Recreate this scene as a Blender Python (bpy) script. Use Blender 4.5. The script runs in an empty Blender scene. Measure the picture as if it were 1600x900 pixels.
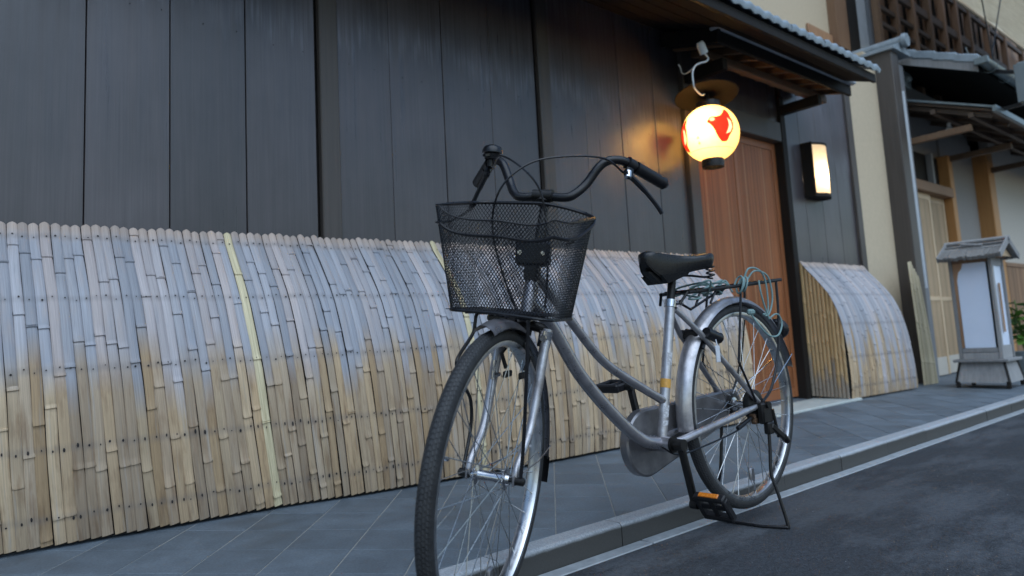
import bpy, math, random
from mathutils import Vector, Matrix, noise
random.seed(7)
R_ = math.radians
scene = bpy.context.scene
col = scene.collection

# ------------------------------------------------------------------ camera
cam_d = bpy.data.cameras.new('camera')
cam = bpy.data.objects.new('camera', cam_d)
col.objects.link(cam)
cam_d.sensor_width = 36.0
cam_d.lens = 25.875
cam_d.shift_y = -0.03125
cam_d.clip_start = 0.05
cam_d.clip_end = 500
# world axes seen from the camera (rows: right, down, forward)
AX = Vector((0.74973384, 0.03734306, 0.66068499))
AY = Vector((-0.65960178, 0.12235897, 0.74158868))
AZ = Vector((-0.05314754, -0.99178313, 0.11636821))
right = Vector((AX.x, AY.x, AZ.x)); down = Vector((AX.y, AY.y, AZ.y)); fwd = Vector((AX.z, AY.z, AZ.z))
m = Matrix((right, -down, -fwd)).transposed().to_4x4()
m.translation = (0, 0, 0.618)
cam.matrix_world = m
cam_d.dof.use_dof = True
cam_d.dof.focus_distance = 2.05
cam_d.dof.aperture_fstop = 3.0
scene.camera = cam

# ------------------------------------------------------------------ light
SUN_EL, SUN_AZ = R_(56), R_(198)
w = bpy.data.worlds.new('World'); scene.world = w; w.use_nodes = True
nt = w.node_tree; nt.nodes.clear()
sky = nt.nodes.new('ShaderNodeTexSky'); sky.sky_type = 'NISHITA'; sky.sun_disc = False
sky.sun_elevation = SUN_EL; sky.sun_rotation = SUN_AZ; sky.air_density = 1.4; sky.dust_density = 0.6; sky.ozone_density = 4.0
bg = nt.nodes.new('ShaderNodeBackground'); bg.inputs[1].default_value = 0.062
wo = nt.nodes.new('ShaderNodeOutputWorld')
nt.links.new(sky.outputs[0], bg.inputs[0]); nt.links.new(bg.outputs[0], wo.inputs[0])
sl = bpy.data.lights.new('sun', 'SUN'); sl.energy = 1.0; sl.angle = R_(75); sl.color = (0.76, 0.89, 1.0)
so = bpy.data.objects.new('sun', sl); col.objects.link(so)
sd = Vector((math.sin(SUN_AZ) * math.cos(SUN_EL), math.cos(SUN_AZ) * math.cos(SUN_EL), math.sin(SUN_EL)))
so.rotation_euler = sd.to_track_quat('Z', 'Y').to_euler(); so.location = sd * 20
scene.view_settings.view_transform = 'Standard'; scene.view_settings.look = 'None'
scene.view_settings.exposure = 1.28; scene.view_settings.gamma = 1.0
try:
    scene.cycles.use_denoising = True
    scene.cycles.max_bounces = 10
    scene.cycles.sample_clamp_indirect = 6
except Exception: pass

# ------------------------------------------------------------------ materials
class NB:
    def __init__(s, name):
        s.m = bpy.data.materials.new(name); s.m.use_nodes = True
        s.t = s.m.node_tree; s.t.nodes.clear()
        s.out = s.n('ShaderNodeOutputMaterial')
    def n(s, ty, **kw):
        x = s.t.nodes.new(ty)
        for k, v in kw.items(): setattr(x, k, v)
        return x
    def l(s, a, b): s.t.links.new(a, b)
    def inp(s, sock, v):
        if hasattr(v, 'is_output') or isinstance(v, bpy.types.NodeSocket): s.l(v, sock)
        else: sock.default_value = v
    def coord(s, kind='Object', scale=(1, 1, 1)):
        c = s.n('ShaderNodeTexCoord'); mp = s.n('ShaderNodeMapping'); mp.inputs['Scale'].default_value = scale
        s.l(c.outputs[kind], mp.inputs[0]); return mp.outputs[0]
    def noise(s, vec, scale=5, detail=4, rough=.55):
        x = s.n('ShaderNodeTexNoise'); s.l(vec, x.inputs['Vector'])
        x.inputs['Scale'].default_value = scale; x.inputs['Detail'].default_value = detail; x.inputs['Roughness'].default_value = rough
        return x.outputs['Fac']
    def ramp(s, fac, stops, mode='LINEAR'):
        x = s.n('ShaderNodeValToRGB'); cr = x.color_ramp; cr.interpolation = mode
        while len(cr.elements) < len(stops): cr.elements.new(.5)
        for e, (p, c) in zip(cr.elements, stops):
            e.position = p; e.color = (c, c, c, 1) if not hasattr(c, '__len__') else (*c, 1)
        s.l(fac, x.inputs[0]); return x.outputs[0]
    def mix(s, fac, a, b, blend='MIX'):
        x = s.n('ShaderNodeMix', data_type='RGBA', blend_type=blend)
        s.inp(x.inputs[0], fac)
        for sock, v in ((x.inputs[6], a), (x.inputs[7], b)):
            if isinstance(v, tuple) and len(v) == 3: v = (*v, 1)
            s.inp(sock, v)
        return x.outputs[2]
    def math(s, op, a, b=0.0, c=None):
        x = s.n('ShaderNodeMath', operation=op); s.inp(x.inputs[0], a); s.inp(x.inputs[1], b)
        if c is not None: s.inp(x.inputs[2], c)
        return x.outputs[0]
    def rnd(s): return s.n('ShaderNodeObjectInfo').outputs['Random']
    def bump(s, h, strength=.3, dist=.002):
        b = s.n('ShaderNodeBump'); b.inputs['Strength'].default_value = strength; b.inputs['Distance'].default_value = dist
        s.l(h, b.inputs['Height']); return b.outputs[0]
    def bsdf(s, color, rough=.6, metal=0.0, normal=None, spec=None, coat=0.0, **kw):
        p = s.n('ShaderNodeBsdfPrincipled')
        if isinstance(color, tuple) and len(color) == 3: color = (*color, 1)
        s.inp(p.inputs['Base Color'], color); s.inp(p.inputs['Roughness'], rough); s.inp(p.inputs['Metallic'], metal)
        if normal is not None: s.l(normal, p.inputs['Normal'])
        if spec is not None: p.inputs['Specular IOR Level'].default_value = spec
        if coat: p.inputs['Coat Weight'].default_value = coat; p.inputs['Coat Roughness'].default_value = .15
        for k, v in kw.items(): s.inp(p.inputs[k], v)
        s.l(p.outputs[0], s.out.inputs[0]); return p

def sep(nb, vec):
    x = nb.n('ShaderNodeSeparateXYZ'); nb.l(vec, x.inputs[0]); return x.outputs

def wood(name, c1, c2, rough=(.4, .6), gs=(60, 60, 2.2), tint=.25, bump=.25, spec=.5, patch=.4):
    nb = NB(name)
    v = nb.coord('Object', gs)
    rv = nb.n('ShaderNodeVectorMath', operation='ADD'); cb = nb.n('ShaderNodeCombineXYZ')
    r = nb.rnd(); nb.l(nb.math('MULTIPLY', r, 37.0), cb.inputs[0]); nb.l(nb.math('MULTIPLY', r, 11.0), cb.inputs[2])
    nb.l(v, rv.inputs[0]); nb.l(cb.outputs[0], rv.inputs[1])
    g = nb.noise(rv.outputs[0], 1.0, 6, .65)
    big = nb.noise(nb.coord('Object', (3, 3, 1.2)), 1.0, 3, .5)
    f = nb.mix(patch, g, big)
    cc = nb.ramp(f, [(.3, c1), (.7, c2)])
    cc = nb.mix(1.0, cc, nb.ramp(r, [(0, 1 - tint), (1, 1 + tint)]), 'MULTIPLY')
    rr = nb.ramp(g, [(.3, rough[0]), (.7, rough[1])])
    nb.bsdf(cc, rr, 0, nb.bump(g, bump, .002), spec)
    return nb.m

def plain(name, c, rough=.5, metal=0.0, var=.12, ns=25, bump=.08, spec=None, coat=0.0):
    nb = NB(name)
    n1 = nb.noise(nb.coord('Object'), ns, 5, .6)
    cc = nb.mix(1.0, (*c, 1), nb.ramp(n1, [(.25, 1 - var), (.75, 1 + var)]), 'MULTIPLY')
    rr = nb.ramp(n1, [(.25, max(.02, rough - .08)), (.75, min(1, rough + .1))])
    nb.bsdf(cc, rr, metal, nb.bump(n1, bump, .001), spec, coat)
    return nb.m

M = {}
# dark stained boards: fine vertical grain, rain streaks, painted sky sheen under the eave, tide marks
def mk_board():
    nb = NB('dark_board')
    r = nb.rnd()
    cb = nb.n('ShaderNodeCombineXYZ'); nb.l(nb.math('MULTIPLY', r, 53.0), cb.inputs[0]); nb.l(nb.math('MULTIPLY', r, 19.0), cb.inputs[2])
    def sh(scale):
        rv = nb.n('ShaderNodeVectorMath', operation='ADD'); nb.l(nb.coord('Object', scale), rv.inputs[0]); nb.l(cb.outputs[0], rv.inputs[1]); return rv.outputs[0]
    fine = nb.noise(sh((170, 170, 3.0)), 1, 4, .6)
    mid = nb.noise(sh((38, 38, 1.3)), 1, 4, .6)
    big = nb.noise(nb.coord('Object', (2.2, 2.2, 1.6)), 1, 4, .6)
    f = nb.mix(.45, fine, mid)
    c = nb.ramp(f, [(.25, (.034, .028, .031)), (.75, (.074, .063, .068))])
    c = nb.mix(1.0, c, nb.ramp(big, [(.3, .66), (.72, 1.38)]), 'MULTIPLY')
    c = nb.mix(1.0, c, nb.ramp(r, [(0, .86), (1, 1.16)]), 'MULTIPLY')
    # rain wash: pale streaky band near half height; towards the eave it also paints in sky sheen
    z = sep(nb, nb.coord('Object'))[2]
    wob = nb.math('MULTIPLY', nb.math('SUBTRACT', nb.noise(nb.coord('Object', (9, 9, .8)), 1, 5, .7), .5), .55)
    zz = nb.math('ADD', z, wob)
    band = nb.ramp(nb.math('DIVIDE', nb.math('SUBTRACT', zz, 1.45), 1.1), [(.0, 0), (.26, .0), (.33, .8), (.42, .3), (.66, .28), (.88, .9), (1, 1)])
    streak = nb.ramp(nb.noise(sh((70, 70, 1.0)), 1, 5, .7), [(.42, 0), (.7, 1)])
    c = nb.mix(nb.math('MULTIPLY', nb.math('MULTIPLY', band, streak), .7), c, (.20, .20, .23))
    rr = nb.ramp(mid, [(.3, .26), (.7, .42)])
    nb.bsdf(c, rr, 0, nb.bump(f, .14, .0012), .75)
    return nb.m
M['board'] = mk_board()
M['board_post'] = wood('dark_post', (.042, .035, .031), (.092, .078, .070), (.4, .6), (90, 90, 2), .1)
M['black_wood'] = wood('black_wood', (.010, .009, .008), (.026, .022, .020), (.55, .75), (50, 50, 3), .1, .2, .2)
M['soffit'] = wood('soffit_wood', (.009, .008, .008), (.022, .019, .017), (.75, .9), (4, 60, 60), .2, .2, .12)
M['door'] = wood('door_slat_wood', (.23, .078, .028), (.38, .145, .058), (.4, .55), (90, 90, 2.5), .22, .15)
M['door_pale'] = wood('door_pale_wood', (.34, .15, .065), (.46, .24, .12), (.45, .6), (90, 90, 2.5), .1, .15)
M['brown_wood'] = wood('brown_wood', (.20, .105, .055), (.36, .21, .12), (.5, .7), (50, 50, 3), .3)
M['beam_wood'] = wood('beam_wood', (.12, .065, .035), (.24, .14, .075), (.5, .7), (6, 60, 60), .2)
M['dark_brown'] = wood('dark_brown_wood', (.06, .038, .026), (.13, .085, .055), (.5, .7), (6, 50, 50), .2)
M['orange_wood'] = wood('orange_wood', (.36, .16, .05), (.52, .26, .09), (.45, .6), (60, 60, 2.5), .15)
M['pale_wood'] = wood('pale_wood', (.44, .31, .19), (.62, .47, .31), (.5, .65), (70, 70, 2.5), .15)
M['grey_wood'] = wood('grey_weathered_wood', (.17, .17, .175), (.34, .335, .33), (.65, .85), (55, 55, 3), .2, .5)
M['grey_board'] = wood('grey_board', (.12, .125, .135), (.23, .235, .25), (.5, .7), (60, 60, 2.5), .15, .4)
M['plaster'] = plain('cream_plaster', (.52, .425, .30), .85, 0, .07, 40, .15)
M['plaster_grey'] = plain('grey_plaster', (.30, .28, .26), .9, 0, .08, 30, .15)
M['plaster_white'] = plain('pale_plaster', (.52, .475, .41), .85, 0, .05, 30, .1)
M['tile_grey'] = plain('roof_tile_clay', (.24, .285, .32), .42, 0, .25, 14, .15)
M['metal_black'] = plain('black_metal', (.010, .010, .012), .30, 0, .2, 60, .03, .35)
M['metal_dark'] = plain('dark_metal', (.05, .05, .055), .4, .3, .2, 60, .05)
M['copper'] = plain('gutter_metal', (.19, .225, .235), .38, .5, .25, 20, .05)
M['pipe'] = plain('pale_pipe', (.42, .45, .48), .5, 0, .12, 10, .03)
M['concrete'] = plain('doorstep_concrete', (.40, .43, .41), .85, 0, .15, 22, .3)
M['grey_box'] = plain('grey_painted_metal', (.17, .20, .21), .5, .1, .1, 8, .03)
M['white_plastic'] = plain('white_plastic', (.72, .76, .78), .4, 0, .05, 40, .02)

def mk_bamboo(name, green=False, side=False, fresh=False, lim0=.53, jit=.17):
    nb = NB(name)
    r = nb.rnd()
    uv = nb.n('ShaderNodeUVMap').outputs[0]
    u, v, _ = sep(nb, uv)
    cb = nb.n('ShaderNodeCombineXYZ'); nb.l(nb.math('MULTIPLY', r, 71.0), cb.inputs[0]); nb.l(nb.math('MULTIPLY', r, 23.0), cb.inputs[1])
    def sh(scale):
        mp = nb.n('ShaderNodeMapping'); mp.inputs['Scale'].default_value = scale; nb.l(uv, mp.inputs[0])
        rv = nb.n('ShaderNodeVectorMath', operation='ADD'); nb.l(mp.outputs[0], rv.inputs[0]); nb.l(cb.outputs[0], rv.inputs[1]); return rv.outputs[0]
    fib = nb.noise(sh((9, 5, 1)), 1, 5, .65)
    blot = nb.noise(sh((1.2, 6, 1)), 1, 4, .6)
    wide = nb.noise(nb.coord('Object', (2.2, 2.2, 2.2)), 1, 3, .5)
    if fresh:
        c = nb.ramp(fib, [(.3, (.60, .50, .30)), (.7, (.72, .63, .42))])
        c = nb.mix(nb.ramp(blot, [(.55, 0), (.8, .5)]), c, (.34, .24, .11))
    else:
        tan = nb.ramp(r, [(0, (.48, .33, .19)), (.3, (.54, .41, .27)), (.55, (.39, .29, .20)), (.8, (.47, .365, .26)), (1, (.55, .385, .225))])
        tan = nb.mix(nb.ramp(blot, [(.5, 0), (.74, .8)]), tan, (.25, .15, .08))
        tan = nb.mix(nb.ramp(nb.noise(sh((2.2, 2.2, 1)), 1, 5, .7), [(.56, 0), (.7, .6)]), tan, (.38, .37, .36))
        grey = nb.ramp(nb.math('FRACT', nb.math('MULTIPLY', r, 7.31)), [(0, (.335, .345, .385)), (.45, (.41, .405, .435)), (.75, (.47, .405, .39)), (1, (.29, .315, .365))])
        grey = nb.mix(nb.ramp(blot, [(.52, 0), (.8, .55)]), grey, (.46, .36, .31))
        grey = nb.mix(nb.ramp(blot, [(.2, .55), (.42, 0)]), grey, (.25, .27, .31))
        # weathering edge: an object of its own shape, jittered per slat
        if side:
            edge = nb.math('SUBTRACT', v, nb.math('ADD', .74, nb.math('MULTIPLY', nb.math('SUBTRACT', r, .5), .25)))
            wf = nb.ramp(nb.math('ADD', nb.math('MULTIPLY', edge, 4), .5), [(.42, 0), (.8, .7)])
            c = nb.mix(wf, nb.mix(.6, tan, (.56, .36, .14)), (.20, .20, .20))
        else:
            lim = nb.math('ADD', lim0, nb.math('MULTIPLY', nb.math('SUBTRACT', nb.math('FRACT', nb.math('MULTIPLY', r, 13.7)), .5), jit))
            lim = nb.math('ADD', lim, nb.math('MULTIPLY', nb.math('SUBTRACT', wide, .5), .16))
            e = nb.math('ADD', nb.math('MULTIPLY', nb.math('SUBTRACT', v, lim), 9.0), .5)
            c = nb.mix(nb.ramp(e, [(0, 0), (1, 1)]), grey, tan)
            tipf = nb.ramp(nb.math('ADD', v, nb.math('MULTIPLY', nb.math('SUBTRACT', blot, .5), .05)), [(.02, .75), (.075, 0)])
            c = nb.mix(tipf, c, (.50, .38, .30))
            low = nb.ramp(v, [(.86, 0), (1.0, .4)])
            c = nb.mix(nb.math('MULTIPLY', low, nb.ramp(blot, [(.35, .3), (.7, 1)])), c, (.17, .13, .10))
    c = nb.mix(1.0, c, nb.ramp(fib, [(.28, .74), (.72, 1.2)]), 'MULTIPLY')
    c = nb.mix(1.0, c, nb.ramp(nb.math('FRACT', nb.math('MULTIPLY', r, 3.77)), [(0, .82), (1, 1.12)]), 'MULTIPLY')
    # dirt along both edges of the slat, and painted-in shadow lines along the nailed rows
    ed = nb.math('ABSOLUTE', nb.math('SUBTRACT', u, .5))
    c = nb.mix(nb.ramp(ed, [(.46, 0), (.5, .22)]), c, (.16, .135, .115))
    if not fresh and not side:
        for tn in (.055, .305, .52, .735, .925):
            dv = nb.math('ABSOLUTE', nb.math('SUBTRACT', v, tn))
            c = nb.mix(nb.math('MULTIPLY', nb.ramp(dv, [(.003, 1), (.016, 0)]), nb.ramp(blot, [(.3, .08), (.7, .42)])), c, (.16, .15, .15))
    nb.bsdf(c, nb.ramp(fib, [(.3, .42), (.7, .62)]), 0, nb.bump(fib, .25, .001), .45)
    return nb.m
M['bamboo'] = mk_bamboo('weathered_bamboo')
M['bamboo_grey'] = mk_bamboo('grey_bamboo', lim0=.74, jit=.55)
M['bamboo_side'] = mk_bamboo('tan_bamboo', side=True)
M['bamboo_fresh'] = mk_bamboo('pale_new_bamboo', fresh=True)
M['cane_pale'] = wood('pale_split_cane', (.40, .33, .21), (.58, .49, .33), (.5, .65), (60, 60, 2), .15)
M['nail'] = plain('rusty_nail', (.022, .018, .018), .7, 0, .3, 200, .1)

def mk_paving():
    nb = NB('slate_paving')
    r = nb.rnd()
    n1 = nb.noise(nb.coord('Object'), 9, 5, .65); n2 = nb.noise(nb.coord('Object'), 160, 3, .6); n3 = nb.noise(nb.coord('Object'), 2.3, 4, .6)
    c = nb.ramp(n1, [(.3, (.078, .100, .122)), (.7, (.120, .148, .175))])
    c = nb.mix(1.0, c, nb.ramp(n2, [(.3, .82), (.7, 1.18)]), 'MULTIPLY')
    c = nb.mix(1.0, c, nb.ramp(r, [(0, .82), (1, 1.14)]), 'MULTIPLY')
    c = nb.mix(nb.ramp(n3, [(.55, 0), (.72, .55)]), c, (.06, .064, .066))
    n5 = nb.noise(nb.coord('Object'), 34, 4, .7)
    c = nb.mix(nb.ramp(n5, [(.66, 0), (.74, .4)]), c, (.24, .25, .26))
    nb.bsdf(c, nb.ramp(n1, [(.3, .5), (.7, .72)]), 0, nb.bump(n2, .25, .001), .5)
    return nb.m
M['paving'] = mk_paving()
M['grout'] = plain('pale_grout', (.25, .245, .225), .9, 0, .25, 60, .2)
def mk_kerb():
    nb = NB('granite_kerb')
    n1 = nb.noise(nb.coord('Object'), 180, 3, .7); n2 = nb.noise(nb.coord('Object', (3, 14, 14)), 1, 5, .65)
    c = nb.ramp(n1, [(.3, (.21, .23, .25)), (.5, (.32, .34, .365)), (.72, (.44, .465, .49))])
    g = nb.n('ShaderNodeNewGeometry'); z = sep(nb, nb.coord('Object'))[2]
    # dirt plus the upright face's shade, painted dark on the lower stone
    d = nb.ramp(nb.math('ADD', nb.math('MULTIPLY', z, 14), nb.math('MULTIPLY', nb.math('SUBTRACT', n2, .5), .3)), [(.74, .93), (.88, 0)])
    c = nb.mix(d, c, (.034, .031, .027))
    c = nb.mix(1.0, c, nb.ramp(nb.rnd(), [(0, .88), (1, 1.1)]), 'MULTIPLY')
    nb.bsdf(c, .55, 0, nb.bump(n1, .25, .001), .5)
    return nb.m
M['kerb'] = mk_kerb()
M['gutter_stone'] = plain('gutter_concrete', (.28, .30, .315), .75, 0, .22, 30, .3)
def mk_asphalt():
    nb = NB('asphalt')
    v = nb.coord('Object')
    st = nb.n('ShaderNodeTexVoronoi'); st.inputs['Scale'].default_value = 210; nb.l(v, st.inputs['Vector'])
    n2 = nb.noise(nb.coord('Object', (1.0, 2.6, 1)), 1.3, 8, .7); n3 = nb.noise(v, 60, 5, .7); n4 = nb.noise(v, .6, 3, .5)
    c = nb.ramp(st.outputs['Distance'], [(.0, (.056, .063, .073)), (.5, (.032, .037, .045)), (1, (.010, .011, .013))])
    c = nb.mix(1.0, c, nb.ramp(n3, [(.3, .6), (.7, 1.4)]), 'MULTIPLY')
    # grey dusty, worn patches
    wear = nb.ramp(n2, [(.46, 0), (.56, .65), (.75, 1)])
    c = nb.mix(nb.math('MULTIPLY', wear, nb.ramp(n3, [(.25, .35), (.6, .9)])), c, (.104, .113, .127))
    c = nb.mix(nb.ramp(n4, [(.35, .4), (.6, 0)]), c, (.018, .019, .021))
    # scattered pale grit
    gr = nb.n('ShaderNodeTexVoronoi'); gr.inputs['Scale'].default_value = 26; nb.l(v, gr.inputs['Vector'])
    grit = nb.ramp(gr.outputs['Distance'], [(.035, 1), (.06, 0)])
    pick = nb.ramp(sep(nb, gr.outputs['Color'])[0], [(.82, 0), (.84, 1)])
    c = nb.mix(nb.math('MULTIPLY', grit, pick), c, (.42, .43, .44))
    h = nb.mix(.5, st.outputs['Distance'], n3)
    nb.bsdf(c, nb.ramp(n2, [(.4, .62), (.7, .82)]), 0, nb.bump(h, .8, .004), .4)
    return nb.m
M['asphalt'] = mk_asphalt()
M['soil'] = plain('bare_ground', (.06, .06, .058), .9, 0, .2, 6, .2)

# bicycle materials
def mk_silver():
    nb = NB('silver_paint')
    v = nb.coord('Object')
    n1 = nb.noise(v, 35, 5, .65); n2 = nb.noise(v, 7, 5, .7)
    c = nb.ramp(n1, [(.3, (.34, .33, .35)), (.7, (.50, .49, .51))])
    c = nb.mix(nb.ramp(n2, [(.5, 0), (.68, .7)]), c, (.14, .12, .112))
    sp = nb.noise(v, 260, 3, .7)
    c = nb.mix(nb.ramp(sp, [(.64, 0), (.7, .8)]), c, (.10, .075, .06))
    nb.bsdf(c, nb.ramp(n2, [(.4, .30), (.7, .52)]), .75, nb.bump(n1, .05, .001), .5, .3)
    return nb.m
M['silver'] = mk_silver()
M['grey_paint'] = plain('grey_frame_paint', (.30, .29, .31), .30, .7, .25, 30, .03, None, .35)
M['case_grey'] = plain('chain_case_paint', (.20, .195, .205), .34, .7, .3, 20, .04, None, .3)
M['chrome'] = plain('dull_chrome', (.58, .58, .60), .2, 1.0, .2, 50, .03)
M['alu'] = plain('alloy_rim', (.55, .56, .58), .3, 1.0, .18, 40, .03)
M['spoke'] = plain('spoke_steel', (.5, .5, .5), .3, 1.0, .2, 90, .0)
M['black_plastic'] = plain('black_plastic', (.010, .010, .012), .42, 0, .3, 60, .05, .3)
M['leather'] = plain('black_vinyl', (.009, .009, .010), .30, 0, .25, 180, .15, .4)
M['dark_steel'] = plain('dark_steel', (.022, .021, .021), .42, .6, .35, 40, .06)
M['rust'] = plain('rusty_steel', (.11, .065, .04), .65, .5, .5, 60, .15)
M['amber'] = plain('amber_reflector', (.55, .16, .015), .25, 0, .15, 120, .1, .6)
M['red_ref'] = plain('red_reflector', (.12, .008, .008), .2, 0, .1, 90, .05, .6)
M['teal_cord'] = plain('teal_elastic_cord', (.16, .25, .25), .75, 0, .3, 300, .2)
M['sticker'] = plain('orange_sticker', (.55, .28, .05), .45, 0, .25, 90, .02)
M['white_tag'] = plain('white_tag', (.55, .57, .62), .5, 0, .08, 60, .02)
M['label_grey'] = plain('worn_sticker', (.42, .42, .44), .5, 0, .6, 160, .02)
def mk_tyre():
    nb = NB('tyre_rubber')
    uv = nb.n('ShaderNodeUVMap').outputs[0]
    u, v, _ = sep(nb, uv)
    au = nb.math('ABSOLUTE', nb.math('SUBTRACT', v, .5))
    # chevron blocks: v across the tyre, u around it
    ph = nb.math('ADD', nb.math('MULTIPLY', u, 190.0), nb.math('MULTIPLY', au, 9.0))
    w1 = nb.math('SINE', nb.math('MULTIPLY', ph, 6.2832))
    w2 = nb.math('SINE', nb.math('MULTIPLY', au, 85.0))
    h = nb.ramp(nb.math('ADD', nb.math('MULTIPLY', w1, .5), nb.math('MULTIPLY', w2, .5)), [(-.0, 0), (.25, 1)])
    tread = nb.ramp(au, [(.2, 1), (.235, 0)])
    h = nb.math('MULTIPLY', h, tread)
    n1 = nb.noise(nb.coord('Object'), 40, 5, .7)
    c = nb.ramp(n1, [(.3, (.014, .014, .016)), (.75, (.034, .034, .035))])
    c = nb.mix(nb.math('MULTIPLY', h, .45), c, (.06, .063, .067))
    nb.bsdf(c, .62, 0, nb.bump(h, .8, .005), .4)
    return nb.m
M['tyre'] = mk_tyre()

# lit things
def mk_paper(name, col, emis, tr):
    nb = NB(name)
    n1 = nb.noise(nb.coord('Object'), 40, 4, .6)
    c = nb.mix(1.0, (*col, 1), nb.ramp(n1, [(.3, .92), (.7, 1.06)]), 'MULTIPLY')
    t = nb.n('ShaderNodeBsdfTranslucent'); d = nb.n('ShaderNodeBsdfDiffuse'); a = nb.n('ShaderNodeMixShader'); a.inputs[0].default_value = tr
    nb.l(c, t.inputs[0]); nb.l(c, d.inputs[0]); nb.l(d.outputs[0], a.inputs[1]); nb.l(t.outputs[0], a.inputs[2])
    e = nb.n('ShaderNodeEmission'); nb.l(c, e.inputs[0]); e.inputs[1].default_value = emis
    s = nb.n('ShaderNodeAddShader'); nb.l(a.outputs[0], s.inputs[0]); nb.l(e.outputs[0], s.inputs[1]); nb.l(s.outputs[0], nb.out.inputs[0])
    return nb.m
M['paper'] = mk_paper('lantern_paper', (.95, .74, .38), .06, .85)
M['paper_red'] = mk_paper('lantern_red_print', (.52, .03, .03), .03, .45)
M['paper_bare'] = mk_paper('unprinted_paper', (.95, .70, .34), .75, .5)
M['paper_mark'] = mk_paper('lantern_ink', (.35, .16, .04), .5, .6)
M['lamp_paper'] = mk_paper('wall_lamp_paper', (.95, .78, .54), .18, .85)
M['ink'] = plain('black_ink', (.03, .02, .015), .6, 0, .1, 40, 0)
M['white_panel'] = plain('white_acrylic', (.66, .74, .88), .35, 0, .03, 6, .0)
def mk_leaf():
    nb = NB('leaf_green')
    r = nb.rnd()
    c = nb.ramp(r, [(0, (.05, .12, .02)), (1, (.12, .24, .04))])
    nb.bsdf(c, .4, 0, None, .5)
    return nb.m
M['leaf'] = mk_leaf()
def mk_reed():
    nb = NB('reed_blind')
    v = nb.coord('Object', (1, 1, 1))
    z = sep(nb, v)[2]
    n1 = nb.noise(nb.coord('Object', (3, 3, 160)), 1, 3, .6); n2 = nb.noise(v, 3, 4, .6)
    c = nb.ramp(n1, [(.3, (.52, .44, .31)), (.7, (.78, .70, .55))])
    c = nb.mix(nb.ramp(n2, [(.4, 0), (.8, .3)]), c, (.40, .32, .22))
    nb.bsdf(c, .7, 0, nb.bump(n1, .3, .002), .3)
    return nb.m
M['reed'] = mk_reed()
M['thatch'] = wood('bark_thatch', (.12, .115, .11), (.30, .29, .275), (.8, .95), (70, 70, 6), .2, .8)

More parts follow.
